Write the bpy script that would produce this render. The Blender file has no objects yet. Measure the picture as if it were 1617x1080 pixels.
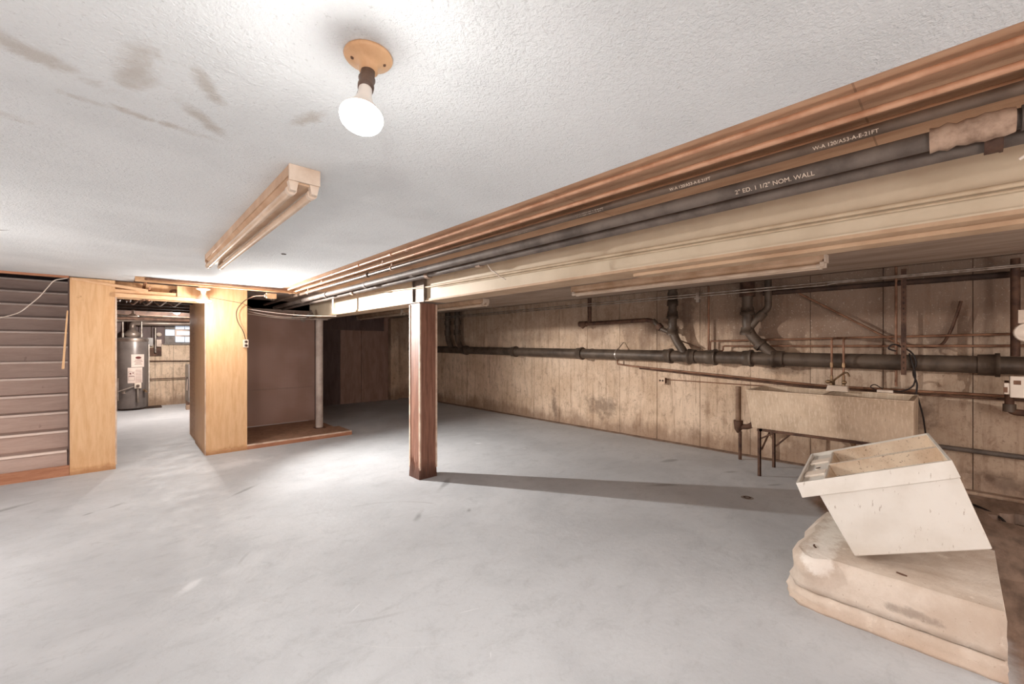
import bpy, bmesh, math, random
from mathutils import Vector, Matrix
random.seed(7)
S = bpy.context.scene
C = S.collection
PI = math.pi

# ------------------------------------------------------------------ camera, world, light, exposure
YAW = math.atan2(808.5 - 190, 659.0)            # view direction, right of +Y
cam_d = bpy.data.cameras.new('camera')
cam = bpy.data.objects.new('camera', cam_d); C.objects.link(cam)
cam.location = (0, 0, 1.45)
cam.rotation_euler = (PI/2, 0, -YAW)
cam_d.sensor_width = 36.0; cam_d.lens = 36.0*659/1617
cam_d.shift_y = 7/1617
cam_d.clip_start = 0.02
S.camera = cam
S.view_settings.view_transform = 'Standard'
S.view_settings.look = 'None'
S.view_settings.gamma = 1.0
S.view_settings.use_curve_mapping = False
S.view_settings.exposure = 0.0
w = bpy.data.worlds.new('world'); S.world = w; w.use_nodes = True
w.node_tree.nodes['Background'].inputs[0].default_value = (0.75, 0.85, 1.0, 1)
w.node_tree.nodes['Background'].inputs[1].default_value = 0.6
WARM = (1.0, 0.968, 0.93)
def lamp(name, loc, power, radius=0.05, col=WARM, parent=None):
    d = bpy.data.lights.new(name, 'POINT'); d.energy = power; d.shadow_soft_size = radius; d.color = col
    o = bpy.data.objects.new(name, d); C.objects.link(o); o.location = loc
    return o
# three bulbs in view (at their lamp holders); the other lights are unseen added fill
def spot(name, loc, aim, power, angle, blend, radius=0.05, col=WARM):
    d = bpy.data.lights.new(name, 'SPOT'); d.energy = power; d.spot_size = math.radians(angle); d.spot_blend = blend; d.shadow_soft_size = radius; d.color = col
    o = bpy.data.objects.new(name, d); C.objects.link(o); o.location = loc
    o.rotation_euler = Vector(aim).to_track_quat('-Z', 'Y').to_euler(); return o
spot('ceiling_bulb_light', (0.45, 1.045, 2.0), (-.05, -.06, -1), 90, 178, .35)
lamp('ceiling_bulb_glow', (0.45, 1.04, 1.97), 8, 0.06)
spot('doorway_bulb_light', (0.775, 6.57, 1.99), (.68, -.72, -.22), 1050, 108, 1, .03)
lamp('doorway_bulb_glow', (0.78, 6.38, 1.90), 26, 0.05)
lamp('utility_bulb_light', (0.85, 11.0, 2.0), 190, 0.05)
lamp('rear_fill_light', (-1.5, -2.0, 1.35), 158, 0.25)  # added fill behind the viewpoint, has no fitting
lamp('rear_fill_light', (1.3, -2.6, 1.3), 66, 0.2)  # second added rear fill, also unseen
lamp('stair_fill_light', (-1.9, 4.2, 1.2), 95, 0.15)  # added fill out of view at the left, brightens the stairs
lamp('bay_fill_light', (3.4, -1.6, 1.4), 55, 0.35)  # added soft fill for the bay, out of view

# ------------------------------------------------------------------ helpers
def lin(c):
    return tuple(((v/255)/12.92 if v/255 <= .04045 else ((v/255+.055)/1.055)**2.4) for v in c) + (1,)

class N:
    """small node builder"""
    def __init__(s, name):
        s.m = bpy.data.materials.new(name); s.m.use_nodes = True
        s.t = s.m.node_tree; s.b = s.t.nodes['Principled BSDF']
        s.pos = s.t.nodes.new('ShaderNodeNewGeometry').outputs['Position']
    def new(s, k, **kw):
        n = s.t.nodes.new(k)
        for a, v in kw.items(): setattr(n, a, v)
        return n
    def put(s, sock, v):
        if hasattr(v, 'links'): s.t.links.new(v, sock)
        else: sock.default_value = v
    def obj(s): return s.new('ShaderNodeTexCoord').outputs['Object']
    def mapp(s, v, scale=(1,1,1), loc=(0,0,0), rot=(0,0,0)):
        n = s.new('ShaderNodeMapping'); s.put(n.inputs['Vector'], v)
        n.inputs['Scale'].default_value = scale; n.inputs['Location'].default_value = loc; n.inputs['Rotation'].default_value = rot
        return n.outputs[0]
    def noise(s, v, scale=5, detail=4, rough=.55, dist=0):
        n = s.new('ShaderNodeTexNoise'); s.put(n.inputs['Vector'], v)
        n.inputs['Scale'].default_value = scale; n.inputs['Detail'].default_value = detail
        n.inputs['Roughness'].default_value = rough; n.inputs['Distortion'].default_value = dist
        return n.outputs[0]
    def ramp(s, v, a, b, lo=0, hi=1):
        n = s.new('ShaderNodeMapRange'); n.interpolation_type = 'SMOOTHSTEP'
        s.put(n.inputs[0], v)
        for i, x in zip((1,2,3,4), (a,b,lo,hi)): n.inputs[i].default_value = x
        return n.outputs[0]
    def math(s, op, a, b=0.0, clamp=False):
        n = s.new('ShaderNodeMath', operation=op); n.use_clamp = clamp
        s.put(n.inputs[0], a); s.put(n.inputs[1], b); return n.outputs[0]
    def mix(s, f, a, b, mode='MIX'):
        n = s.new('ShaderNodeMix', data_type='RGBA', blend_type=mode)
        s.put(n.inputs[0], f); s.put(n.inputs[6], a); s.put(n.inputs[7], b); return n.outputs[2]
    def sep(s, v):
        n = s.new('ShaderNodeSeparateXYZ'); s.put(n.inputs[0], v); return n.outputs
    def blob(s, v, cx, cy, ang, sx, sy, warp=None, edge=.5):
        """soft elliptical mark of its own shape at a place on the surface; v is a position"""
        n = s.new('ShaderNodeVectorMath', operation='SUBTRACT'); s.put(n.inputs[0], v); n.inputs[1].default_value = (cx, cy, 0)
        r = s.new('ShaderNodeVectorRotate', rotation_type='Z_AXIS'); s.put(r.inputs['Vector'], n.outputs[0]); r.inputs['Angle'].default_value = -ang
        m = s.new('ShaderNodeVectorMath', operation='MULTIPLY'); s.put(m.inputs[0], r.outputs[0]); m.inputs[1].default_value = (1/sx, 1/sy, 0)
        l = s.new('ShaderNodeVectorMath', operation='LENGTH'); s.put(l.inputs[0], m.outputs[0])
        d = l.outputs['Value']
        if warp is not None: d = s.math('ADD', d, s.math('MULTIPLY', s.math('SUBTRACT', warp, .5), 2.2))
        return s.ramp(d, edge, 1.0, 1, 0)
    def bump(s, h, strength=.3, dist=.01, normal=None):
        n = s.new('ShaderNodeBump'); s.put(n.inputs['Height'], h)
        n.inputs['Strength'].default_value = strength; n.inputs['Distance'].default_value = dist
        if normal is not None: s.put(n.inputs['Normal'], normal)
        return n.outputs[0]
    def done(s, col, rough=.8, metal=0, normal=None, spec=.3):
        s.put(s.b.inputs['Base Color'], col); s.put(s.b.inputs['Roughness'], rough)
        s.b.inputs['Metallic'].default_value = metal; s.b.inputs['Specular IOR Level'].default_value = spec
        if normal is not None: s.put(s.b.inputs['Normal'], normal)
        return s.m

def simple(name, c1, c2=None, scale=12, rough=.6, metal=0, bump=.15, stretch=(1,1,1), spec=.35, lo=.35, hi=.7, bscale=None):
    n = N(name); v = n.mapp(n.pos, scale=stretch)
    a = n.noise(v, scale, 6, .6)
    col = n.mix(n.ramp(a, lo, hi), lin(c1), lin(c2 or tuple(int(x*.82) for x in c1)))
    bp = n.bump(n.noise(v, bscale or scale*4, 5, .6), bump, .004)
    return n.done(col, rough, metal, bp, spec)

def emit(name, col, strength):
    m = bpy.data.materials.new(name); m.use_nodes = True; b = m.node_tree.nodes['Principled BSDF']
    b.inputs['Base Color'].default_value = (.8,.8,.8,1)
    b.inputs['Emission Color'].default_value = (*col, 1); b.inputs['Emission Strength'].default_value = strength
    return m

def Y_AT(u, x):   # where along a line of constant x a view ray lands
    s = (u-808.5)/659; F = (math.sin(YAW), math.cos(YAW))
    return x*(F[1]-s*F[0])/(F[0]+s*F[1])

class MB:
    def __init__(s): s.v = []; s.f = []; s.sm = []
    def add(s, vs, fs, smooth=False):
        o = len(s.v); s.v += [tuple(v) for v in vs]; s.f += [tuple(i+o for i in f) for f in fs]; s.sm += [smooth]*len(fs); return s
    def box(s, a, b, M=None):
        x0,y0,z0 = a; x1,y1,z1 = b
        vs = [(x0,y0,z0),(x1,y0,z0),(x1,y1,z0),(x0,y1,z0),(x0,y0,z1),(x1,y0,z1),(x1,y1,z1),(x0,y1,z1)]
        if M: vs = [M @ Vector(v) for v in vs]
        return s.add(vs, [(0,3,2,1),(4,5,6,7),(0,1,5,4),(1,2,6,5),(2,3,7,6),(3,0,4,7)])
    def hexa(s, lo, hi):
        return s.add(list(lo)+list(hi), [(0,3,2,1),(4,5,6,7),(0,1,5,4),(1,2,6,5),(2,3,7,6),(3,0,4,7)])
    def prism(s, poly, z0, z1):
        n = len(poly); vs = [(x,y,z0) for x,y in poly]+[(x,y,z1) for x,y in poly]
        return s.add(vs, [tuple(range(n))[::-1], tuple(range(n,2*n))]+[(i,(i+1)%n,n+(i+1)%n,n+i) for i in range(n)])
    def tube(s, pts, r, seg=12, bend=None, caps=True):
        pts = [Vector(p) for p in pts]
        if bend and len(pts) > 2:
            q = [pts[0]]
            for i in range(1, len(pts)-1):
                a, b, c = pts[i-1], pts[i], pts[i+1]
                d1 = (a-b); d2 = (c-b); k = min(bend, d1.length*.45, d2.length*.45)
                p0 = b+d1.normalized()*k; p1 = b+d2.normalized()*k
                for j in range(6):
                    t = j/5; q.append(p0*(1-t)**2+b*2*t*(1-t)+p1*t*t)
            q.append(pts[-1]); pts = q
        rs = r if isinstance(r, (list, tuple)) else [r]*len(pts)
        vs = []; n = None
        for i, p in enumerate(pts):
            t = (pts[min(i+1,len(pts)-1)]-pts[max(i-1,0)]).normalized()
            if n is None: n = t.orthogonal().normalized()
            else: n = (n - t*n.dot(t)).normalized()
            b = t.cross(n)
            for k in range(seg):
                a = 2*PI*k/seg; vs.append(p+(n*math.cos(a)+b*math.sin(a))*rs[i])
        fs = [(i*seg+k, i*seg+(k+1)%seg, (i+1)*seg+(k+1)%seg, (i+1)*seg+k) for i in range(len(pts)-1) for k in range(seg)]
        s.add(vs, fs, True)
        if caps:
            m = len(pts)-1
            s.add([vs[k] for k in range(seg)], [tuple(range(seg))[::-1]]); s.add([vs[m*seg+k] for k in range(seg)], [tuple(range(seg))])
        return s
    def lathe(s, prof, M=None, seg=28):
        """profile of (radius, z) turned about the local z axis"""
        M = M or Matrix(); vs = []
        for r, z in prof:
            for k in range(seg):
                a = 2*PI*k/seg; vs.append(M @ Vector((r*math.cos(a), r*math.sin(a), z)))
        fs = [(i*seg+k, i*seg+(k+1)%seg, (i+1)*seg+(k+1)%seg, (i+1)*seg+k) for i in range(len(prof)-1) for k in range(seg)]
        return s.add(vs, fs, True)
    def build(s, name, mat, parent=None, bevel=0):
        me = bpy.data.meshes.new(name); me.from_pydata([tuple(v) for v in s.v], [], s.f)
        for p, k in zip(me.polygons, s.sm): p.use_smooth = k
        bm = bmesh.new(); bm.from_mesh(me); bmesh.ops.recalc_face_normals(bm, faces=bm.faces)
        if bevel:
            bmesh.ops.remove_doubles(bm, verts=bm.verts, dist=1e-5)
            bmesh.ops.bevel(bm, geom=[e for e in bm.edges if len(e.link_faces)==2 and e.calc_face_angle(0) > .6], offset=bevel, segments=2, affect='EDGES', profile=.5)
        bm.to_mesh(me); bm.free()
        me.materials.append(mat)
        o = bpy.data.objects.new(name, me); C.objects.link(o)
        if parent: o.parent = parent; o.matrix_parent_inverse = Matrix.Translation(parent.location).inverted()
        return o

def tag(o, label=None, cat=None, group=None, kind=None):
    if label: o['label'] = label
    if cat: o['category'] = cat
    if group: o['group'] = group
    if kind: o['kind'] = kind
    return o
def thing(name, loc, label, cat, group=None):
    o = bpy.data.objects.new(name, None); o.empty_display_size = .1; C.objects.link(o); o.location = loc
    return tag(o, label, cat, group)
def struct(name, mb, mat, bevel=0): return tag(mb.build(name, mat, None, bevel), kind='structure')
def struct_empty(name, loc=(0,0,0)):
    o = bpy.data.objects.new(name, None); C.objects.link(o); o.location = loc; o['kind'] = 'structure'; return o
def text_mesh(name, body, size, M, mat, parent):
    cu = bpy.data.curves.new('t', 'FONT'); cu.body = body; cu.size = size; cu.extrude = .0004; cu.align_x = 'LEFT'; cu.align_y = 'CENTER'
    cu.space_character = 1.0
    o = bpy.data.objects.new('t', cu); C.objects.link(o)
    bpy.context.view_layer.update()
    me = bpy.data.meshes.new_from_object(o.evaluated_get(bpy.context.evaluated_depsgraph_get()))
    bpy.data.objects.remove(o); me.transform(M); me.materials.clear(); me.materials.append(mat)
    r = bpy.data.objects.new(name, me); C.objects.link(r)
    r.parent = parent; r.matrix_parent_inverse = Matrix.Translation(parent.location).inverted()
    return r

# ------------------------------------------------------------------ materials
# painted ceiling, rough plaster with water stains
def ceiling_mat(name, base, warm):
    n = N(name); w1 = n.noise(n.pos, 3.2, 6, .6); w2 = n.noise(n.pos, 9, 6, .7, .8)
    col = n.mix(n.ramp(n.noise(n.pos, 1.1, 4, .6), .38, .68), lin(base), lin(tuple(int(c*.955) for c in base)))
    spk = n.noise(n.pos, 85, 3, .6)
    col = n.mix(n.ramp(spk, .62, .72, 0, .22), col, lin((120,118,114)))
    if warm:
        stain = None
        for cx, cy, a, sx, sy in ((-.19,1.70,.5,.16,.06), (.03,1.62,.2,.05,.16), (.19,1.55,-.4,.03,.13), (.20,1.78,.9,.13,.03), (.06,1.92,.1,.18,.03), (.47,1.56,.3,.03,.09), (-.4,2.2,.3,.2,.05)):
            b = n.blob(n.pos, cx, cy, a, sx*1.25, sy*1.25, w2, .1); stain = b if stain is None else n.math('MAXIMUM', stain, b)
        col = n.mix(n.math('MULTIPLY', stain, .5), col, lin((168,155,140)))
        crack = n.blob(n.pos, -.60, 4.45, -.75, .10, .012, w1, .3)
        col = n.mix(n.math('MULTIPLY', crack, .8), col, lin((80,75,70)))
    h = n.math('ADD', n.noise(n.pos, 55, 5, .62, .6), n.math('MULTIPLY', n.noise(n.pos, 150, 3, .6), .5))
    h = n.math('MULTIPLY', h, n.ramp(n.noise(n.pos, 1.7, 3, .5), .3, .65, .6, 1))
    return n.done(col, .85, 0, n.bump(h, .9, .010), .2)
m_ceiling = ceiling_mat('white_plaster', (228,232,234), True)
def tan_ceiling():
    n = N('tan_plaster'); a = n.noise(n.mapp(n.pos, scale=(6,1.2,1)), 1.6, 5, .6)
    col = n.mix(n.ramp(a, .35, .7), lin((205,168,138)), lin((176,138,110)))
    y = n.sep(n.pos)[1]
    seam = n.math('LESS_THAN', n.math('ABSOLUTE', n.math('SUBTRACT', n.math('FRACT', n.math('MULTIPLY', n.math('ADD', y, 10.15), .82)), .5)), .0025)
    col = n.mix(n.math('MULTIPLY', seam, .5), col, lin((120,90,70)))
    return n.done(col, .85, 0, n.bump(n.noise(n.pos, 120, 4, .6), .35, .004), .2)
m_tan = tan_ceiling()
def bay_ceiling():
    n = N('bay_plaster'); a = n.noise(n.mapp(n.pos, scale=(5,.6,1)), 2.0, 6, .65)
    col = n.mix(n.ramp(a, .35, .7), lin((178,158,142)), lin((150,130,114)))
    return n.done(col, .9, 0, n.bump(n.noise(n.pos, 60, 4, .6), .3, .004), .2)
m_bay = bay_ceiling()

# painted concrete floor
def floor_mat():
    n = N('grey_floor_paint'); p = n.pos; w1 = n.noise(p, 4, 6, .65); x, y, z = n.sep(p)
    big = n.noise(p, .8, 5, .6, .4)
    col = n.mix(n.ramp(big, .35, .68), lin((196,198,201)), lin((180,182,185)))
    sm = n.noise(n.mapp(p, rot=(0,0,.6), scale=(1,1.8,1)), 4.0, 9, .75, .5)
    col = n.mix(n.ramp(sm, .48, .72, 0, .5), col, lin((163,165,167)))
    col = n.mix(n.ramp(n.noise(p, 2.3, 8, .75, .6), .58, .76, 0, .4), col, lin((212,213,214)))
    col = n.mix(n.ramp(n.noise(p, 18, 8, .8, 1.2), .52, .72, 0, .35), col, lin((150,150,150)))
    dark = None
    for cx, cy, a, sx, sy in ((1.86,3.15,.75,.16,.045), (-.04,5.24,.7,.13,.035), (-.2,5.15,.7,.07,.03), (-.72,5.8,.6,.25,.06), (5.11,2.48,1.2,.07,.26), (5.15,1.78,1.0,.04,.13), (5.0,1.3,1.0,.03,.1), (2.25,2.95,.8,.06,.03), (.9,4.9,.7,.3,.03), (4.2,4.2,1.4,.03,.1),
                             (4.15,2.1,.9,.05,.2), (2.5,3.7,.7,.3,.05)):
        b = n.blob(p, cx, cy, a, sx, sy, w1, .15); dark = b if dark is None else n.math('MAXIMUM', dark, b)
    col = n.mix(n.math('MULTIPLY', dark, .55), col, lin((110,110,112)))
    # arc scuff and white scratches
    for cx, cy, rad, wd, c, st, sx_ in ((1.35,2.9,.86,.010,(158,158,160),.5,1), (3.6,3.6,.5,.008,(150,150,152),.35,1), (1.7,2.6,1.05,.003,(222,222,222),.2,1)):
        s_ = n.new('ShaderNodeVectorMath', operation='DISTANCE'); n.put(s_.inputs[0], n.mapp(p, scale=(1,1,0))); s_.inputs[1].default_value = (cx, cy, 0)
        ring = n.math('ABSOLUTE', n.math('SUBTRACT', s_.outputs['Value'], rad))
        ring = n.ramp(ring, wd*.5, wd*1.6, 1, 0)
        ring = n.math('MULTIPLY', ring, n.ramp(n.noise(p, 1.3, 2, .5), .5, .58))
        col = n.mix(n.math('MULTIPLY', ring, st), col, lin(c))
    wh = None
    for cx, cy, a, sx, sy in ((.95,2.28,.55,.10,.004), (1.40,1.83,-.35,.10,.005), (1.27,1.5,.9,.03,.004), (.31,3.18,.8,.12,.04), (1.0,6.1,.2,.5,.25), (4.18,4.2,0,.07,.05), (3.9,4.9,0,.07,.05)):
        b = n.blob(p, cx, cy, a, sx, sy, w1 if sy > .01 else None, .1); wh = b if wh is None else n.math('MAXIMUM', wh, b)
    col = n.mix(n.math('MULTIPLY', wh, .6), col, lin((228,229,231)))
    # bare concrete where the paint stops around the pit; floor also browner beside the plinth
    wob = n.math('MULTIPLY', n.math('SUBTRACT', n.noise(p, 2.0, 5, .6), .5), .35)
    brownish = n.ramp(n.math('ADD', y, wob), -.22, -.12, 1, 0)
    brownish = n.math('MULTIPLY', brownish, n.ramp(x, 2.6, 2.75))
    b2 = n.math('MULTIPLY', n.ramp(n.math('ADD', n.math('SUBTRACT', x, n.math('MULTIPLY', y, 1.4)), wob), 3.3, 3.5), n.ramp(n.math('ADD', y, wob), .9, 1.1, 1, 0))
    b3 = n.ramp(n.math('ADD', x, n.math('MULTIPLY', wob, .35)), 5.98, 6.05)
    brownish = n.math('MAXIMUM', n.math('MAXIMUM', brownish, b2), b3)
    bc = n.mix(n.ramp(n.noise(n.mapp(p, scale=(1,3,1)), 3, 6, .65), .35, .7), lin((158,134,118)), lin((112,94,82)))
    col = n.mix(brownish, col, bc)
    h = n.math('ADD', n.noise(p, 14, 8, .65), n.math('MULTIPLY', sm, .8))
    return n.done(col, n.ramp(w1, .3, .7, .5, .7), 0, n.bump(h, .35, .008), .3)
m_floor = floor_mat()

# cast concrete wall, stained
def wall_mat(name='board_cast_concrete', a=(228,203,178), b=(206,178,151), dark=(120,98,84), top=1.95):
    n = N(name); p = n.pos; x, y, z = n.sep(p)
    col = n.mix(n.ramp(n.noise(p, 1.6, 6, .65), .35, .68), lin(a), lin(b))
    st = n.noise(n.mapp(p, scale=(6,6,.45)), 2.4, 7, .7, .2)
    col = n.mix(n.ramp(st, .47, .74, 0, .7), col, lin((150,120,96)))
    fine = n.noise(n.mapp(p, scale=(30,30,2)), 2, 4, .6)
    col = n.mix(n.ramp(fine, .52, .74, 0, .4), col, lin((166,136,112)))
    col = n.mix(n.ramp(n.noise(p, 38, 4, .7), .60, .70, 0, .6), col, lin((98,74,58)))
    col = n.mix(n.ramp(n.noise(p, 55, 3, .7), .64, .70, 0, .35), col, lin((224,208,188)))
    # darker near the top, more so towards the near end
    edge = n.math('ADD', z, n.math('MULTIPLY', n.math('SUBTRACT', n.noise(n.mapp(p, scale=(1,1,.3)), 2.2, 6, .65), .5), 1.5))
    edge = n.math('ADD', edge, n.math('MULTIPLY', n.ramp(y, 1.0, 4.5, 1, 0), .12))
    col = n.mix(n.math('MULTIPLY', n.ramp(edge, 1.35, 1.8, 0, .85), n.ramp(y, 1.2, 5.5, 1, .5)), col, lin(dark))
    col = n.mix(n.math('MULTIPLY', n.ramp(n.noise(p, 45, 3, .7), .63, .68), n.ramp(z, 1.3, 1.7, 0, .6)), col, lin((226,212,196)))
    # damp tide mark at the foot
    foot = n.math('ADD', z, n.math('MULTIPLY', n.math('SUBTRACT', n.noise(n.mapp(p, scale=(1,1,.5)), 2.8, 6, .7), .5), .9))
    col = n.mix(n.ramp(foot, .06, .34, .6, 0), col, lin((118,90,72)))
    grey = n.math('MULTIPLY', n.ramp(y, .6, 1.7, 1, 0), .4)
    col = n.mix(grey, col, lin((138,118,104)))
    mot = n.noise(n.mapp(p, scale=(1,1,.7)), 11, 9, .78, .5)
    col = n.mix(n.ramp(mot, .48, .70, 0, .6), col, lin((134,104,84)))
    col = n.mix(n.ramp(mot, .42, .30, 0, .35), col, lin((236,216,194)))
    pv = n.new('ShaderNodeCombineXYZ'); n.put(pv.inputs[0], y); n.put(pv.inputs[1], z)
    wv = n.noise(p, 9, 5, .7)
    mk = None
    for cy, cz, an, sx, sy in ((5.35,.35,1.5,.45,.09), (2.95,1.75,1.5,.4,.2), (2.75,2.0,.3,.2,.5), (4.25,.4,.1,.45,.25), (.3,.75,.5,.3,.2), (1.5,1.15,.0,.3,.1), (-.3,.15,.1,.3,.12)):
        bb = n.blob(pv.outputs[0], cy, cz, an, sx, sy, wv, .2); mk = bb if mk is None else n.math('MAXIMUM', mk, bb)
    col = n.mix(n.math('MULTIPLY', mk, .55), col, lin((84,64,54)))
    h = n.math('ADD', n.noise(p, 30, 6, .7), n.math('MULTIPLY', fine, .7))
    return n.done(col, .9, 0, n.bump(h, .45, .008), .2)
m_wall = wall_mat()
m_joint = simple('dark_joint', (88,68,56), (70,54,44), 8, .95)  # dark backing that shows between the concrete panels

def wood_mat(name, c1, c2, c3, grain=(9,9,.7), rough=.55, spots=True, ft=None):
    n = N(name); p = n.pos; z = n.sep(p)[2]
    g = n.noise(n.mapp(p, scale=grain), 3.0, 8, .7, .5)
    col = n.mix(n.ramp(g, .35, .68), lin(c1), lin(c2))
    f = n.noise(n.mapp(p, scale=(grain[0]*5, grain[1]*5, grain[2]*3)), 4, 4, .6)
    col = n.mix(n.ramp(f, .55, .75, 0, .5), col, lin(c2))
    if spots: col = n.mix(n.ramp(n.noise(p, 7, 5, .7), .66, .76, 0, .6), col, lin(c3))
    if ft: 
        e = n.math('ADD', z, n.math('MULTIPLY', n.math('SUBTRACT', n.noise(p, 6, 5, .7), .5), .18))
        col = n.mix(n.ramp(e, .0, ft, .8, 0), col, lin(c3))
    return n.done(col, rough, 0, n.bump(f, .15, .003), .35)
m_ply = wood_mat('varnished_plywood', (226,186,142), (212,166,120), (166,114,72), (7,7,.8), .5, True, .10)
m_ply_pale = wood_mat('pale_header_wood', (230,190,150), (208,162,120), (150,96,60), (2,2,9), .6)
m_stair = wood_mat('painted_stair_wood', (200,176,164), (186,160,148), (134,108,96), (1,6,6), .6)
m_skirt = wood_mat('raw_stair_skirt', (186,134,104), (160,106,78), (110,66,44), (1,6,6), .65)
m_nosing = wood_mat('pale_nosing_paint', (238,220,208), (222,202,190), (140,116,104), (1,6,6), .6)  # nosings paler than treads and risers
m_oldceil = simple('brown_old_ceiling', (196,176,164), (160,140,128), 5, .9, 0, .3)
m_colw = wood_mat('stained_column_board', (148,106,88), (112,76,62), (62,38,30), (14,14,.7), .5, True, .22)
m_trim = simple('cream_corner_trim', (222,200,180), (190,160,140), 9, .5)
m_peg_b = (186,156,144)
def peg_mat():
    n = N('pegboard'); p = n.pos
    x, y, z = n.sep(p)
    fx = n.math('SUBTRACT', n.math('FRACT', n.math('MULTIPLY', x, 40)), .5); fz = n.math('SUBTRACT', n.math('FRACT', n.math('MULTIPLY', z, 40)), .5)
    d = n.math('ADD', n.math('MULTIPLY', fx, fx), n.math('MULTIPLY', fz, fz))
    hole = n.math('LESS_THAN', d, .045)
    col = n.mix(n.ramp(n.noise(p, 2.2, 5, .6), .3, .7), lin(m_peg_b), lin((168,136,122)))
    col = n.mix(n.math('MULTIPLY', hole, .65), col, lin((64,46,40)))
    return n.done(col, .45, 0, None, .4)
m_peg = peg_mat()
m_brownpanel = wood_mat('brown_hardboard', (172,142,128), (150,120,106), (110,86,76), (3,3,.6), .6)
m_darkpanel = wood_mat('dark_hardboard', (112,92,88), (92,74,70), (60,48,46), (3,3,.6), .6)
m_platform = wood_mat('worn_plywood_deck', (158,122,98), (122,90,72), (70,52,44), (3,3,3), .6)
m_beam = simple('cream_steel_paint', (206,191,168), (192,176,152), 2.5, .5, 0, .12, (1,1,1), .35)
m_beam_edge = simple('tan_flange_paint', (192,164,136), (174,144,116), 5, .6)
m_cond = simple('painted_conduit', (198,180,154), (176,156,130), 6, .45)
m_copper = simple('tarnished_copper', (202,158,128), (172,124,94), 8, .4, .2, .05, (1,1,1), .5)
m_copper2 = simple('dull_copper', (146,106,82), (112,78,58), 8, .5, .15, .05)
m_black = simple('black_steel_pipe', (104,88,76), (78,64,54), 7, .42, .2, .08)
m_grey = simple('grey_steel_pipe', (112,101,93), (80,70,64), 6, .6, .05, .2)
m_wrap = simple('pipe_wrap', (176,150,130), (116,92,76), 14, .7, 0, .6)
m_iron = simple('cast_iron', (98,84,72), (68,56,47), 5, .5, .1, .35)
m_rust = simple('rusty_iron', (104,76,60), (64,44,36), 9, .7, .1, .5)
m_darkw = simple('dark_old_wood', (78,58,48), (50,38,32), 6, .8)
m_emt = simple('galvanised_conduit', (172,160,150), (126,112,100), 8, .35, .6, .05)
m_white = simple('white_enamel', (222,206,190), (198,176,156), 6, .45, 0, .05)
m_tube = simple('milky_lamp_tube', (228,206,184), (206,180,156), 4, .25, 0, .02, spec=.5)
m_fix = simple('aged_fixture_enamel', (216,186,158), (192,158,128), 5, .4, 0, .06)
m_pole = simple('pole_paint', (186,172,162), (160,144,134), 6, .45, 0, .1)
m_steel = simple('bare_steel_plate', (130,118,108), (100,88,80), 8, .5, .3, .1)
m_plastic = simple('white_plastic', (238,226,212), (224,208,192), 5, .4, 0, .05)
m_porc = simple('aged_porcelain', (218,178,138), (196,152,112), 8, .4, 0, .05)
m_socket = simple('brown_socket', (112,92,80), (86,70,62), 10, .5)
m_bulbn = simple('bulb_neck', (232,226,218), (220,212,204), 5, .3)
m_bulb = emit('lit_bulb', (1,.97,.92), 14)
m_glassb = emit('daylit_glass_block', (.55,.68,.86), .55)
def tub_mat():
    n = N('tub_plastic'); p = n.pos
    col = n.mix(n.ramp(n.noise(p, 4, 5, .6), .35, .7), lin((221,216,208)), lin((209,202,192)))
    s1 = n.noise(n.mapp(p, rot=(0.35,0,0), scale=(22,22,5)), 3, 5, .7)
    col = n.mix(n.ramp(s1, .63, .70, 0, .7), col, lin((150,132,116)))
    return n.done(col, .45, 0, n.bump(n.noise(p, 200, 3, .6), .12, .002), .4)
m_tub = tub_mat()
def tub_in():
    n = N('tub_basin_dirt'); p = n.pos
    col = n.mix(n.ramp(n.noise(p, 5, 5, .6), .35, .7), lin((226,206,182)), lin((200,172,144)))
    col = n.mix(n.ramp(n.noise(p, 60, 4, .7), .58, .68, 0, .8), col, lin((120,88,64)))
    return n.done(col, .5, 0, None, .4)
m_tubin = tub_in()
def plinth_mat():
    n = N('plinth_concrete'); p = n.pos; x, y, z = n.sep(p)
    col = n.mix(n.ramp(n.noise(p, 3, 6, .65), .35, .7), lin((216,203,190)), lin((192,174,158)))
    col = n.mix(n.ramp(n.noise(p, 9, 6, .7), .60, .72, 0, .8), col, lin((228,216,202)))
    col = n.mix(n.ramp(n.noise(p, 60, 4, .7), .62, .72, 0, .5), col, lin((136,112,92)))
    e = n.math('ADD', z, n.math('MULTIPLY', n.math('SUBTRACT', n.noise(p, 5, 5, .7), .5), .1))
    col = n.mix(n.ramp(e, .0, .11, .3, 0), col, lin((196,162,134)))
    w1 = n.noise(p, 12, 5, .7)
    pv = n.new('ShaderNodeCombineXYZ'); n.put(pv.inputs[0], y); n.put(pv.inputs[1], z)
    col = n.mix(n.math('MULTIPLY', n.blob(pv.outputs[0], .14, .16, -.0, .13, .035, w1, .4), .6), col, lin((132,116,104)))
    col = n.mix(n.math('MULTIPLY', n.blob(pv.outputs[0], .52, .27, .3, .10, .07, w1, .3), .7), col, lin((240,234,226)))
    h = n.math('ADD', n.noise(p, 22, 8, .72), n.math('MULTIPLY', n.noise(p, 5, 4, .6), 1.5))
    return n.done(col, .9, 0, n.bump(h, .5, .012), .2)
m_plinth = plinth_mat()
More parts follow.
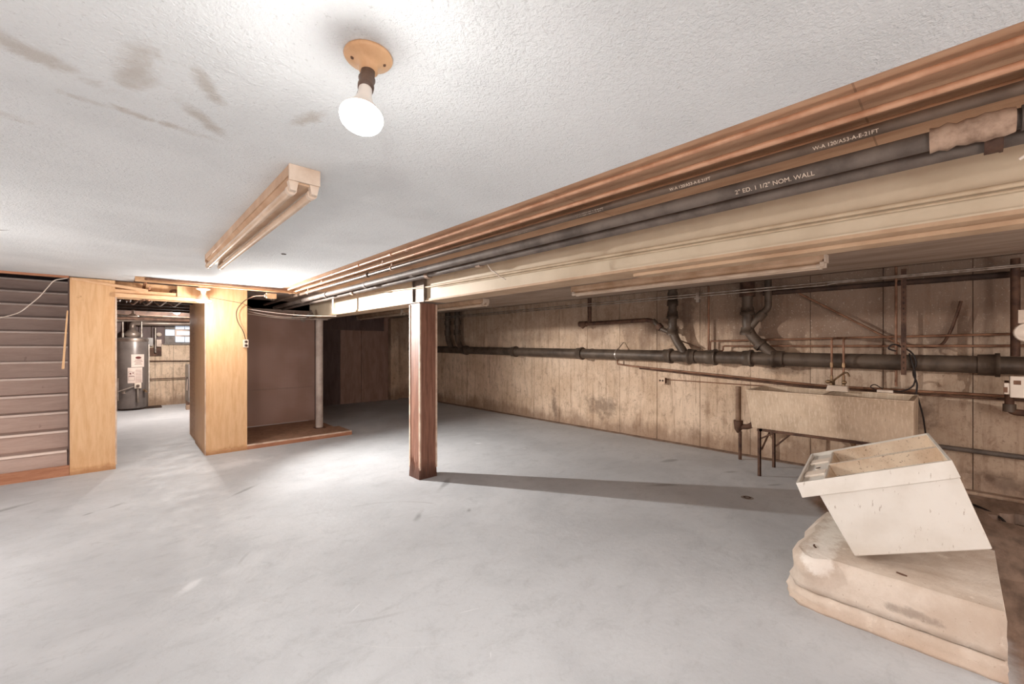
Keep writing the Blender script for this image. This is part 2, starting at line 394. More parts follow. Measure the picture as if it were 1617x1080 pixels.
def sink_mat():
    n = N('sink_concrete'); p = n.pos
    col = n.mix(n.ramp(n.noise(p, 3, 6, .65), .35, .7), lin((210,187,162)), lin((186,162,138)))
    st = n.noise(n.mapp(p, scale=(20,20,.9)), 3, 6, .7)
    col = n.mix(n.ramp(st, .47, .66, 0, .65), col, lin((226,208,186)))
    col = n.mix(n.ramp(n.noise(n.mapp(p, scale=(16,16,2.2), loc=(3,1,2)), 2.4, 5, .7), .62, .72, 0, .6), col, lin((104,78,60)))
    return n.done(col, .85, 0, n.bump(n.noise(p, 40, 6, .7), .3, .006), .2)
m_sink = sink_mat()
m_heater = simple('heater_grey', (128,118,112), (112,102,97), 4, .35, .2, .03)
m_label = simple('label_paper', (226,208,196), (214,194,182), 6, .6, 0, 0)
m_ink = simple('label_ink', (130,96,86), (110,80,72), 9, .6, 0, 0)
m_red = simple('label_oval', (104,44,36), (90,36,30), 6, .6, 0, 0)
m_furn = simple('furnace_enamel', (150,142,136), (130,120,114), 5, .4, .1, .03)
m_cable = simple('black_cable', (44,34,30), (30,24,22), 9, .5)
m_wire = simple('white_cable', (222,210,198), (196,180,166), 9, .5)
m_brass = simple('dull_brass', (150,122,92), (104,80,58), 12, .35, .6, .05)
m_duct = simple('dull_duct', (150,134,122), (116,100,90), 5, .4, .5, .1)
m_insul = simple('brown_foil', (170,132,106), (120,86,66), 6, .6, .1, .7)
m_jointc = simple('mortar', (150,140,132), (120,108,100), 9, .9)
m_text = simple('white_stencil_paint', (216,200,182), (196,178,160), 20, .7, 0, 0)
m_pit = simple('pit_rubble', (52,42,36), (22,18,16), 9, .95, 0, .8)

# ------------------------------------------------------------------ room shell
H = 2.24
# floor with the broken sump hole near the right wall
fl_b = bmesh.new()
outer = [(-2.6,-3.1),(6.2,-3.1),(6.2,13.5),(-2.6,13.5)]
hole = []
for k in range(26):
    a = 2*PI*k/26; rr = 1+.13*math.sin(3*a+1)+random.uniform(-.09,.09)
    hole.append((5.46+.19*rr*math.cos(a)+.02*math.sin(a), -.53+.36*rr*math.sin(a)))
def ring(pts, z): return [fl_b.verts.new((x,y,z)) for x, y in pts]
ov, hv = ring(outer, 0), ring(hole, 0)
ed = [fl_b.edges.new((v[i], v[(i+1)%len(v)])) for v in (ov, hv) for i in range(len(v))]
bmesh.ops.triangle_fill(fl_b, edges=ed, use_beauty=True)
bmesh.ops.delete(fl_b, geom=[f for f in fl_b.faces if (Vector((5.46,-.53))-f.calc_center_median().xy).length < .05], context='FACES')
lo = ring([(x+random.uniform(-.02,.02), y+random.uniform(-.02,.02)) for x, y in hole], -.09)
for i in range(26): fl_b.faces.new((hv[i], hv[(i+1)%26], lo[(i+1)%26], lo[i]))
bmesh.ops.recalc_face_normals(fl_b, faces=fl_b.faces)
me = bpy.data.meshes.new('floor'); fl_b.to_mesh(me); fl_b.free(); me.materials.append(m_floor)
floor = bpy.data.objects.new('floor', me); C.objects.link(floor); floor['kind'] = 'structure'
if floor.data.polygons[0].normal.z < 0: floor.data.flip_normals()
pit = MB().box((5.1,-1.05,-.50),(5.9,.0,-.45)).box((5.1,-1.05,-.5),(5.15,0,-.09)).box((5.85,-1.05,-.5),(5.9,0,-.09)).box((5.1,-1.05,-.5),(5.9,-1.0,-.09)).box((5.1,-.05,-.5),(5.9,0,-.09)).build('pit_lining', m_pit, floor)
for k in range(6):
    r = random.uniform(.03,.07); a = random.uniform(0,2*PI)
    x, y = 5.46+.13*math.cos(a), -.5+.26*math.sin(a)
    vs = [(x+r*random.uniform(.6,1)*sx, y+r*random.uniform(.6,1)*sy, -.44+random.uniform(0,.05)+r*random.uniform(.6,1)*(sz+1)) for sz in (-1,1) for sx, sy in ((-1,-1),(1,-1),(1,1),(-1,1))]
    tag(MB().hexa(vs[:4], vs[4:]).build('rubble_stone', m_pit, None), 'dark broken stone lying in the floor pit', 'stone', 'stones in the floor pit')

# ceilings
white = [(-2.6,-3.1),(1.60,-3.1),(1.60,6.32),(.12,6.32),(.12,6.88),(-2.6,6.88)]
struct('ceiling', MB().prism(white, H, H+.2), m_ceiling)
struct('ceiling', MB().prism([(1.60,-3.1),(2.42,-3.1),(2.42,6.32),(1.60,6.32)], H+.006, H+.2), m_tan)
struct('ceiling', MB().prism([(2.42,-3.1),(5.6,-3.1),(5.6,10.7),(2.42,10.7)], H, H+.2), m_bay)
struct('ceiling', MB().prism([(5.6,-3.1),(6.3,-3.1),(6.3,10.7),(5.6,10.7)], 2.56, 2.7), m_darkw)
struct('ceiling', MB().prism([(-.435,6.88),(.12,6.88),(.12,6.32),(2.42,6.32),(2.42,10.7),(2.75,10.7),(2.75,13.6),(-2.6,13.6),(-2.6,10.06),(-.435,10.06)], H+.022, H+.2), m_oldceil)
struct('ceiling', MB().box((5.57,-3.1,H-.0),(5.6,10.7,2.6)), m_darkw)

# right wall, cast against boards: each formwork panel its own piece
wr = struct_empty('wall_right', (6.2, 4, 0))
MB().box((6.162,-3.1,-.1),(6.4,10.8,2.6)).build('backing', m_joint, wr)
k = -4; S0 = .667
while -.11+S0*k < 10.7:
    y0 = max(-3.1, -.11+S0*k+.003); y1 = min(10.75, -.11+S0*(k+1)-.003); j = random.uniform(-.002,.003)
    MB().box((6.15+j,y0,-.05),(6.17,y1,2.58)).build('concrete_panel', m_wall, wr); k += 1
tag(MB().box((6.05,-3.0,0),(6.15,.6,.035)).build('baseboard_right', m_wall, None, .012), kind='structure')

wb = struct_empty('wall_back', (4.4, 10.6, 0))
MB().box((2.69,10.62,-.05),(6.3,10.8,2.6)).build('backing', m_wall, wb)
MB().box((2.69,10.57,0),(4.02,10.60,2.3)).build('wall_board', m_darkpanel, wb)
MB().box((4.02,10.56,0),(4.55,10.60,2.3)).build('wall_board', m_brownpanel, wb)
MB().box((4.56,10.56,0),(5.30,10.60,2.3)).build('wall_board', m_brownpanel, wb)
MB().box((2.8,10.50,1.86),(5.15,10.56,2.24)).build('ceiling_edge_board', m_darkpanel, wb)  # dark board stands in for the shade across the top of this wall
MB().box((5.32,10.45,0),(5.55,10.62,2.2)).build('pilaster', m_wall, wb)
struct('wall_front', MB().box((-2.6,-3.2,0),(6.3,-3.1,2.6)), m_brownpanel)
struct('wall_left', MB().box((-2.7,-3.2,0),(-2.6,13.6,2.5)), m_brownpanel)
struct('wall_inner', MB().box((2.69,8.36,0),(2.76,13.5,2.3)), m_darkpanel)
struct('wall_stair', MB().box((-.435,6.91,0),(-.40,10.2,3.0)), m_darkpanel)
struct('wall_stair', MB().box((-2.6,10.0,0),(-.44,10.06,3.0)), m_darkpanel)
struct('ceiling', MB().box((-2.6,6.88,3.0),(-.40,10.06,3.1)), m_darkpanel)
struct('wall_left', MB().box((-2.7,6.8,2.4),(-2.6,10.06,3.0)), m_brownpanel)

# utility room far wall: two pours with a ledge, glass block window
m_uwall = wall_mat('utility_concrete', (230,206,180), (208,180,152), (180,154,134))
wf = struct_empty('wall_far', (.5, 13.4, 0))
MB().box((-2.6,13.42,-.05),(2.8,13.6,1.5)).box((-2.6,13.42,1.5),(.80,13.6,2.4)).box((2.0,13.42,1.5),(2.8,13.6,2.4)).box((.80,13.42,2.2),(2.0,13.6,2.4)).build('backing', m_joint, wf)
xs = [-2.6,-1.9,-1.2,-.5,.17,.62,.97,1.5,2.1,2.7]
for a, b in zip(xs, xs[1:]):
    MB().box((a+.003,13.4,-.02),(b-.003,13.43,1.02)).build('concrete_panel', m_uwall, wf)
    MB().box((a+.003,13.405,1.026),(b-.003,13.43,1.5)).build('concrete_panel', m_uwall, wf)
for a, b in zip([-2.6,-2.2,-1.8,-1.4,-1.0,-.6,-.2,.1,.32,.55],[-2.2,-1.8,-1.4,-1.0,-.6,-.2,.1,.32,.55,.8]):
    MB().box((a+.01,13.39,1.505),(b-.01,13.43,2.27)).build('wall_plank', m_furn if False else m_darkpanel, wf)
win = struct_empty('window_1', (1.3, 13.45, 1.6))
MB().box((.80,13.50,1.50),(2.0,13.53,2.24)).build('mortar_bed', m_jointc, win)
for r in range(4):
    for c in range(6):
        x0 = .815+c*.195; z0 = 1.555+r*.165
        if r == 1 and c >= 1: continue
        if r == 0 and c == 0: continue
        if r == 2 and c < 1: continue
        MB().box((x0,13.44,z0),(x0+.18,13.50,z0+.15)).build('glass_block', m_glassb, win, .008)
fr = MB().box((1.0,13.41,1.70),(1.98,13.45,1.735)).box((1.0,13.41,1.84),(1.98,13.45,1.875)).box((1.0,13.41,1.735),(1.03,13.45,1.84)).box((1.95,13.41,1.735),(1.98,13.45,1.84))
fr.build('vent_frame', m_duct, win)
MB().box((1.03,13.435,1.735),(1.95,13.445,1.84)).build('pane', m_glassb, win)
struct('trim_1', MB().box((.78,13.36,1.49),(2.0,13.40,1.52)), m_jointc)

# ------------------------------------------------------------------ partition: plywood, headers, closet
t = thing('plywood_panel', (-.23,6.84,0), 'tall varnished plywood sheet standing between the stairs and the doorway', 'panel')
MB().box((-.415,6.825,0.012),(-.045,6.85,H-.01)).build('sheet', m_ply, t)
MB().box((-.045,6.822,.05),(-.030,6.90,2.05)).build('edge_strip', m_trim, t)
MB().box((-.38,6.85,0),(-.05,6.90,H-.01)).build('stud', m_ply_pale, t)
MB().box((-.415,6.812,0.0),(-.04,6.826,.06)).build('kick_strip', m_ply, t)
t = thing('wooden_strip', (-.45,6.8,1.2), 'short brown wooden strip hanging beside the plywood sheet at the stairs', 'strip')
MB().hexa([(-.475,6.80,1.20),(-.455,6.80,1.20),(-.455,6.81,1.20),(-.475,6.81,1.20)], [(-.437,6.80,1.85),(-.425,6.80,1.85),(-.425,6.81,1.85),(-.437,6.81,1.85)]).build('batten', m_ply, t)

t = thing('door_header', (.3,6.83,2.05), 'pale timber header boards over the doorway to the utility room', 'header')
MB().box((-.045,6.80,2.035),(.80,6.90,2.082)).build('lower_board', m_ply_pale, t)
MB().box((-.045,6.83,2.084),(.52,6.90,2.13)).build('upper_board', m_ply_pale, t)
MB().box((.53,6.815,2.084),(.86,6.835,2.225)).build('infill_sheet', m_ply, t)
MB().box((-.045,6.96,2.03),(.82,6.99,2.236)).build('backing_board', m_ply, t)
MB().hexa([(-.40,6.81,2.2),(.25,6.81,2.115),(.25,6.822,2.115),(-.40,6.822,2.2)], [(-.40,6.81,2.228),(.25,6.81,2.15),(.25,6.822,2.15),(-.40,6.822,2.228)]).build('slanting_batten', m_ply_pale, t)

t = thing('closet_wall', (.85,6.83,0), 'plywood clad closet corner right of the doorway with a long side wall', 'partition')
MB().box((.835,6.825,.012),(1.30,6.85,H-.0)).build('front_sheet', m_ply, t)
MB().box((.82,6.823,.0),(.838,7.84,2.10)).build('side_sheet', m_ply, t)
MB().hexa([(.826,7.85,0),(.90,8.75,0),(.92,8.75,0),(.845,7.85,0)], [(.826,7.85,2.14),(.90,8.75,2.14),(.92,8.75,2.14),(.845,7.85,2.14)]).build('side_sheet', m_ply, t)
MB().box((.838,6.85,.0),(.90,8.7,2.23)).build('stud_frame', m_ply_pale, t)
MB().box((1.24,6.85,.0),(1.298,8.3,2.23)).build('inner_side', m_oldceil, t)
MB().box((.817,6.818,.0),(.827,6.83,2.08)).build('corner_bead', m_trim, t)
MB().box((.835,6.812,0),(1.30,6.826,.05)).build('kick_strip', m_ply, t)

t = thing('pegboard_wall', (2.0,8.32,.07), 'brown perforated pegboard wall behind the low platform', 'pegboard')
MB().box((1.30,8.28,.075),(2.67,8.30,.695)).build('pegboard_sheet', m_peg, t)
MB().box((1.30,8.28,.70),(2.67,8.30,2.06)).build('pegboard_sheet', m_peg, t)
MB().box((1.30,8.30,.07),(2.67,8.35,2.26)).build('backing', m_oldceil, t)
MB().box((2.67,8.27,.07),(2.72,8.36,2.26)).build('edge_post', m_darkpanel, t)

t = thing('platform', (2,7.5,0), 'low worn plywood platform in front of the pegboard', 'platform')
MB().box((1.30,6.86,0),(2.74,7.36,.045)).box((1.30,7.36,0),(2.69,8.28,.045)).build('frame', m_darkw, t)
MB().box((1.30,6.83,.045),(2.77,7.36,.068)).build('deck_sheet', m_platform, t)
MB().box((1.30,7.362,.045),(2.69,8.28,.068)).build('deck_sheet', m_platform, t)
MB().box((1.30,6.812,.0),(2.78,6.83,.05)).build('fascia', m_skirt, t)
MB().box((1.30,6.812,.05),(2.78,6.835,.070)).build('nosing', m_trim, t)

t = thing('ceiling_edge_board', (1.0,6.33,2.2), 'long pale board along the ceiling edge above the doorway', 'board')
MB().box((.12,6.33,2.188),(1.95,6.36,H+.02)).build('board', m_ply_pale, t)

# ------------------------------------------------------------------ stairs
t = thing('staircase', (-1.4,6.85,0), 'closed wooden staircase with painted treads and risers rising at the left', 'stairs')
r_, g_ = .1955, .215
MB().box((-2.55,6.822,0),(-.418,6.85,.115)).build('skirt_board', m_skirt, t)
for k in range(12):
    zt = .28+r_*k; yf = 6.90+g_*k; zb = zt-r_ if k else 0
    MB().box((-2.55,yf+.012,zb),(-.44,yf+.03,zt-.024)).build('riser', m_stair, t)
    MB().box((-2.55,yf+.012,zt-.024),(-.44,yf+g_+.03,zt)).build('tread', m_stair, t)
    MB().box((-2.55,yf-.028,zt-.026),(-.44,yf+.012,zt+.001)).build('nosing', m_nosing, t, .004)
t = thing('stair_trim', (-1.3,6.83,2.2), 'thin brown trim strip where the ceiling ends over the stairs', 'trim')
MB().box((-2.55,6.80,2.215),(-.42,6.83,H-.001)).build('strip', m_skirt, t)

# ------------------------------------------------------------------ beam and columns
t = thing('steel_beam', (2.48,2,1.93), 'long cream painted steel beam running under the ceiling', 'beam')
MB().box((2.37,-3.05,1.945),(2.59,7.6,H)).build('web', m_beam, t)
MB().box((2.36,-3.05,1.928),(2.60,7.6,1.945)).build('bottom_flange', m_beam_edge, t)
MB().box((2.36,-3.05,1.945),(2.371,7.6,1.953)).build('flange_lip', m_beam, t)
MB().box((2.350,3.84,1.935),(2.364,4.09,2.235)).box((2.330,4.07,1.935),(2.350,4.085,2.235)).box((2.330,3.84,1.935),(2.350,3.855,2.235)).build('stiffener', m_steel, t)
MB().box((2.34,7.3,1.915),(2.62,7.55,1.928)).build('bearing_plate', m_steel, t)
tag(MB().box((2.45,1.0-2.2,1.908),(2.56,1.45,1.9275)).build('timber_packer', m_beam_edge, None), 'long thin tan board fixed beneath the near part of the beam', 'board')

t = thing('boxed_column', (2.48,4.1,0), 'brown stained wooden boxed column on the floor in the middle', 'column')
def board(x0,y0,x1,y1,name='face_board'):
    m = MB()
    nseg = 7; 
    m.box((x0,y0,.02),(x1,y1,1.925))
    return m.build(name, m_colw, t)
board(2.377,4.005,2.392,4.198); board(2.568,4.005,2.583,4.198); board(2.385,3.997,2.575,4.012); board(2.385,4.19,2.575,4.205)
for x, y in ((2.368,3.988),(2.368,4.196),(2.575,3.988),(2.575,4.196)):
    MB().box((x,y,.10),(x+.018,y+.018,1.915)).build('corner_trim', m_trim, t)
MB().box((2.470,3.992,.03),(2.474,3.999,1.92)).build('seam_strip', m_colw, t)
# splintered foot
m = MB()
for i in range(9):
    w0 = .024
    x = 2.372+i*w0; m.hexa([(x-.001,3.984,0),(x+w0-.002,3.984,0),(x+w0-.002,4.0,0),(x-.001,4.0,0)],[(x+.004,3.994,random.uniform(.12,.26)),(x+w0-.006,3.994,random.uniform(.1,.24)),(x+w0-.006,4.0,.16),(x+.004,4.0,.16)])
    y = 3.990+i*w0; m.hexa([(2.362,y,0),(2.38,y,0),(2.38,y+w0-.002,0),(2.362,y+w0-.002,0)],[(2.374,y+.003,random.uniform(.1,.26)),(2.38,y+.003,.15),(2.38,y+w0-.006,.15),(2.374,y+w0-.006,random.uniform(.12,.25))])
m.build('splintered_foot', m_colw, t)
MB().box((2.34,3.86,1.925),(2.61,4.22,1.930)).build('cap_plate', m_steel, t)

t = thing('steel_pole', (2.47,7.42,.068), 'round off-white steel pole standing on the platform under the beam end', 'pole')
MB().tube([(2.47,7.42,.075),(2.47,7.42,1.90)], .058, 24).build('shaft', m_pole, t)
MB().box((2.39,7.34,.068),(2.55,7.50,.078)).build('base_plate', m_rust, t)
MB().box((2.36,7.33,1.90),(2.58,7.51,1.915)).build('cap_plate', m_pole, t)

# ------------------------------------------------------------------ ceiling pipes beside the beam
def straps(t, x, z, r, ys, mat=m_trim):
    for y in ys:
        MB().tube([(x,y,z),(x,y+.02,z)], r+.004, 14).box((x-.004,y,z+r),(x+.004,y+.02,H)).build('strap', mat, t)
def hubs(t, x, z, r, ys, mat, L=.06, e=.012):
    for y in ys: MB().tube([(x,y,z),(x,y+.008,z),(x,y+.009,z),(x,y+L,z)], [r+e, r+e, r+e*.7, r+e*.7], 16).build('coupling', mat, t)
def textrow(t, x, z, r, ys, body, size):
    # stencilled along the lower left side of the pipe, facing the room
    for y in ys:
        nrm = Vector((-.80,0,-.60)).normalized(); along = Vector((0,-1,0)); up = nrm.cross(along)
        M = Matrix((along, up, nrm)).transposed().to_4x4(); M.translation = Vector((x,y,z))+nrm*(r+.0006)
        text_mesh('stencilled_marking', body, size, M, m_text, t)
t = thing('copper_pipe', (1.66,2,2.215), 'outermost copper pipe against the white ceiling edge', 'pipe')
MB().tube([(1.655,-1.5,2.224),(1.668,6.22,2.224)], .011, 14).build('pipe', m_copper, t)
straps(t, 1.667, 2.224, .011, [4.6,3.0])
hubs(t, 1.662, 2.224, .011, [3.25,3.9], m_copper, .04, .004)
t = thing('copper_pipe', (1.76,2,2.205), 'second copper pipe in from the white ceiling edge', 'pipe')
MB().tube([(1.762,-1.5,2.205),(1.755,6.5,2.205)], .0115, 14).build('pipe', m_copper, t)
straps(t, 1.758, 2.205, .0115, [3.6,5.2])
t = thing('black_pipe', (1.83,2,2.17), 'thin dark steel pipe with white stencilled letters beside the copper pipes', 'pipe')
MB().tube([(1.832,-1.5,2.17),(1.815,8.2,2.17)], .0185, 16).build('pipe', m_black, t)
hubs(t, 1.818, 2.17, .0185, [4.05,6.5], m_black, .05, .007); straps(t, 1.822, 2.17, .0185, [3.55,5.9])
textrow(t, 1.829, 2.17, .0185, [Y_AT(u,1.83) for u in (1285,1060,912,808)], 'W-A 120/A53-A-E-21FT', .018)
t = thing('grey_pipe', (1.94,2,2.12), 'thick grey steel pipe with stencilled letters, wrapped at its near end', 'pipe')
MB().tube([(1.926,-1.5,2.12),(1.975,8.2,2.13)], .030, 18).build('pipe', m_grey, t)
hubs(t, 1.962, 2.124, .030, [3.4,4.4,5.6,6.6], m_grey, .07, .008)
m = MB()
y0 = -.05
prof = []
for i in range(10): prof.append((Vector((1.928,y0-.0+.02*i-.07,2.12))))
m.tube(prof, [.036+.006*(i%2)+random.uniform(-.003,.003) for i in range(10)], 16).build('foil_wrap', m_wrap, t)
MB().tube([(1.927,-1.4,2.12),(1.928,-.13,2.12)], .036, 16).build('insulation_sleeve', m_grey, t)
textrow(t, 1.930, 2.121, .030, [Y_AT(1164,1.93)], '2" ED. 1 1/2" NOM. WALL', .025)
t = thing('grey_pipe', (2.04,2,2.10), 'lower dark grey pipe nearest the cream beam face', 'pipe')
MB().tube([(2.022,-1.5,2.10),(2.10,8.2,2.115)], .026, 16).build('pipe', m_grey, t)
hubs(t, 2.065, 2.106, .026, [2.55,3.3,5.0], m_wrap, .06, .008); hubs(t, 2.022, 2.1, .03, [-.10], m_rust, .04, .008)
t = thing('brown_pipe', (1.885,2,2.215), 'wide brown painted pipe tight under the ceiling behind the stencilled pipes', 'pipe')
MB().tube([(1.90,-1.5,2.208),(1.90,6.2,2.208)], .020, 14).build('pipe', simple('brown_pipe_paint', (170,132,104), (140,104,80), 6, .5), t)
t = thing('conduit', (2.34,1,2.03), 'cream painted conduit running along the beam face', 'conduit')
MB().tube([(2.352,-1.5,2.022),(2.352,1.2,2.045),(2.352,3.8,2.075),(2.30,4.9,2.12)], .011, 10).build('tube', m_cond, t)
MB().tube([(2.352,-1.5,2.000),(2.352,1.2,2.024),(2.352,3.6,2.053)], .006, 8).build('cable', m_cond, t)
t = thing('string', (2.2,1.9,2.0), 'white knotted string hanging from the lower grey pipe at mid length', 'string')
MB().tube([(2.08,2.5,2.09),(2.10,2.47,2.04),(2.09,2.42,2.02),(2.11,2.38,1.98),(2.12,2.33,1.955)], .004, 6).build('cord', m_wire, t)
t = thing('string', (2.0,-.1,2.0), 'white knotted string end hanging under the wrapped pipe at the right edge', 'string')
MB().tube([(1.99,-.17,2.08),(2.0,-.165,2.05),(1.985,-.15,2.03),(1.99,-.13,2.018)], .0045, 6).lathe([(0,-.009),(.009,-.004),(.009,.004),(0,.009)], Matrix.Translation((1.987,-.148,2.028)), 8).build('cord', m_wire, t)
t = thing('tape_loop', (2.1,5.5,2.0), 'pale torn tape strip hanging off the pipes near the far column', 'tape')
MB().box((2.095,5.75,1.97),(2.10,5.80,2.10)).hexa([(2.098,5.76,1.90),(2.103,5.70,1.90),(2.103,5.71,1.91),(2.098,5.80,1.91)],[(2.095,5.75,1.97),(2.10,5.75,1.97),(2.10,5.80,1.97),(2.095,5.80,1.97)]).build('strip', m_wire, t)

# pipes along the header
t = thing('copper_pipe', (1.0,6.3,2.22), 'copper pipe crossing above the doorway and dropping through the header', 'pipe')
MB().tube([(.215,6.95,2.02),(.215,6.95,2.19),(.215,6.30,2.222),(1.66,6.25,2.222)], .015, 12, .03).build('pipe', m_copper2, t)
MB().tube([(.26,6.94,2.02),(.26,6.94,2.16),(.26,6.6,2.16)], .013, 10, .03).build('branch', m_copper, t)
straps(t, .5, 2.222, .001, [6.28]); 
t = thing('copper_pipe', (.45,6.9,2.1), 'pair of short dark pipe stubs looping above the door header', 'pipe')
MB().tube([(.47,6.93,2.09),(.47,6.93,2.175),(.56,6.93,2.175),(.56,6.93,2.09)], .012, 10, .03).build('pipe', m_copper2, t)
t = thing('junction_box', (1.47,6.35,2.16), 'small tan junction box under the long board above the platform', 'box')
MB().box((1.43,6.33,2.10),(1.55,6.37,2.165)).build('box', m_porc, t, .003)
MB().tube([(1.41,6.35,2.13),(1.435,6.35,2.13)], .02, 10).build('connector', m_emt, t)

# ------------------------------------------------------------------ light fittings
t = thing('ceiling_lamp', (.49,1.09,H), 'lit reflector bulb on a round beige ceiling lampholder with a pull chain', 'lamp')
Mz = Matrix.Translation((.492,1.094,H))
MB().lathe([(0,-.0),(.062,-.0),(.064,-.006),(.060,-.012),(.040,-.020),(.024,-.030),(.024,-.045),(0,-.045)], Mz, 32).build('lampholder', m_porc, t)
for dx, dy in ((-.04,.01),(.035,-.02)):
    MB().lathe([(0,-.018),(.005,-.018),(.006,-.012)], Matrix.Translation((.492+dx,1.094+dy,H-.003)), 8).build('screw', m_rust, t)
ax = (Vector((.452,1.045,2.035))-Vector((.492,1.094,H-.04))).normalized()
R = ax.to_track_quat('Z','Y').to_matrix().to_4x4(); R.translation = Vector((.490,1.092,H-.042))
MB().lathe([(0,0),(.018,0),(.019,.03),(.022,.034),(.018,.05),(.021,.058),(.020,.072),(0,.072)], R, 20).build('socket_extender', m_socket, t)
MB().lathe([(.017,.070),(.018,.095),(.026,.125),(.042,.150),(.052,.165),(.054,.172)], R, 28).build('reflector_bulb', m_bulbn, t)
MB().lathe([(.054,.172),(.052,.180),(.040,.187),(.020,.191),(0,.192)], R, 28).build('bulb_face', m_bulb, t)
MB().tube([(.475,1.085,H-.05),(.468,1.09,H-.09),(.455,1.09,H-.13)], .0014, 6).build('pull_chain', m_emt, t)

t = thing('doorway_lamp', (.775,6.6,H), 'lit bulb in a flared white holder at the corner of the doorway', 'lamp')
MB().lathe([(0,0),(.075,0),(.08,-.010),(.05,-.022),(.030,-.03),(.028,-.075),(.045,-.10),(.085,-.14),(.09,-.150)], Matrix.Translation((.775,6.6,2.19)), 24).build('holder', m_white, t)
MB().lathe([(.086,-.150),(.08,-.165),(.05,-.178),(0,-.182)], Matrix.Translation((.775,6.6,2.19)), 24).build('bulb_face', m_bulb, t)
MB().box((.73,6.55,2.19),(.82,6.65,H-.001)).build('box', m_porc, t)
t = thing('utility_lamp', (.85,11,H), 'lit bulb on the dark ceiling of the utility room', 'lamp')
MB().lathe([(0,.0),(.06,0),(.06,-.015),(.03,-.03),(.03,-.06),(.05,-.09)], Matrix.Translation((.85,11.0,2.26)), 20).build('holder', m_white, t)
MB().lathe([(.05,-.09),(.055,-.12),(.03,-.145),(0,-.15)], Matrix.Translation((.85,11.0,2.26)), 20).build('bulb', m_bulb, t)

def strip_light(x, y0, y1, label, group=None, both=True):
    t = thing('fluorescent_light', (x,(y0+y1)/2,H), label, 'light')
    z = H-.001
    MB().box((x-.062,y0+.012,z-.045),(x+.062,y1-.012,z)).build('housing', m_fix, t)
    m = MB(); m.hexa([(x-.028,y0+.02,z-.075),(x+.028,y0+.02,z-.075),(x+.028,y1-.02,z-.075),(x-.028,y1-.02,z-.075)], [(x-.055,y0+.02,z-.045),(x+.055,y0+.02,z-.045),(x+.055,y1-.02,z-.045),(x-.055,y1-.02,z-.045)])
    m.build('ballast_cover', m_fix, t)
    for yy in (y0, y1-.012): MB().box((x-.064,yy,z-.068),(x+.064,yy+.012,z)).build('end_cap', m_white if yy == y0 else m_fix, t)
    for s in (-1, 1):
        xx = x+s*.043
        tb_ = MB().tube([(xx,y0+.045,z-.098),(xx,y1-.045,z-.098)], .019, 14).build('tube', m_tube, t)
        for yy in (y0+.012, y1-.042):
            MB().hexa([(xx-.012,yy,z-.108),(xx+.012,yy,z-.108),(xx+.012,yy+.03,z-.108),(xx-.012,yy+.03,z-.108)], [(xx-.020,yy,z-.068),(xx+.020,yy,z-.068),(xx+.020,yy+.03,z-.068),(xx-.020,yy+.03,z-.068)]).build('lamp_socket', m_white, t)
            MB().tube([(xx,yy+.03,z-.098),(xx,yy+.055 if yy < (y0+y1)/2 else yy-.02,z-.098)], .0215, 14).build('tube_collar', m_white, tb_)
strip_light(.594, 1.965, 4.42, 'unlit twin tube fluorescent strip on the white ceiling left of the round lamp')
strip_light(4.42, .76, 3.50, 'unlit twin tube fluorescent strip on the bay ceiling above the laundry sink')
strip_light(4.42, 5.33, 8.0, 'unlit fluorescent strip seen just right of the boxed column top')
strip_light(4.42, 8.1, 10.4, 'farthest unlit fluorescent strip seen left of the boxed column')

# ------------------------------------------------------------------ big cast iron drain along the right wall
t = thing('cast_iron_drain', (5.95,3,1.3), 'long dark cast iron drain pipe along the stained concrete wall', 'drain pipe')
def zc(y): return 1.278+.0103*(y+.04)
XC = 5.95
MB().tube([(XC,-3.0,zc(-3.0)),(XC,10.5,zc(10.5))], .083, 20).build('main_pipe', m_iron, t)
def hub_at(y, L=.10, flip=1):
    MB().tube([(XC,y-L/2,zc(y)),(XC,y-L/2+.03,zc(y)),(XC,y-L/2+.031,zc(y)),(XC,y+L/2,zc(y))] if flip > 0 else [(XC,y+L/2,zc(y)),(XC,y+L/2-.03,zc(y)),(XC,y+L/2-.031,zc(y)),(XC,y-L/2,zc(y))], [.112,.112,.102,.098], 20).build('hub', m_iron, t)
from math import atan2
y_at = Y_AT
for u, L, fp in ((735,.12,1),(812,.12,1),(916,.12,1),(1055,.12,1),(1093,.10,-1),(1123,.14,1),(1181,.11,1),(1229,.12,-1),(1561,.14,1)):
    hub_at(y_at(u, XC), L, fp)
for u in (976,): 
    y = y_at(u, XC); MB().tube([(XC,y,zc(y)),(XC,y+.02,zc(y))], .088, 20).tube([(XC,y+.01,zc(y)+.08),(6.13,y+.01,zc(y)+.2)], .008, 6).build('pipe_hanger', m_emt, t)
# stacks
def stack(u, name_label, r, yoff, cap=2.5):
    y = y_at(u, XC); yj = y-yoff
    s = thing('waste_stack', (XC,y,1.4), name_label, 'waste pipe')
    MB().tube([(XC,y,cap),(XC,y,1.62),(XC-.0,yj,zc(yj)+.03)], r, 18, .16).build('pipe', m_iron, s)
    return s, y
s, y = stack(1062, 'left cast iron waste stack above the wall outlet, with a long side branch', .060, .19)
for z in (1.62, 1.86): MB().tube([(XC,y,z),(XC,y,z+.04),(XC,y,z+.041),(XC,y,z+.11)], [.082,.082,.074,.074], 18).build('hub', m_iron, s)
MB().tube([(XC,y,2.05),(XC,y,2.12),(XC,y,2.121),(XC,y,2.25)], [.078,.078,.07,.07], 18).build('hub', m_iron, s)
yb = y_at(1043, XC)
MB().tube([(XC,y,1.64),(XC,yb,1.72),(XC,yb+.12,1.85)], .034, 12, .05).build('side_branch', m_iron, s)
MB().tube([(XC,yb-.01,1.72),(XC,yb+.04,1.775)], .050, 14).build('branch_hub', m_rust, s)
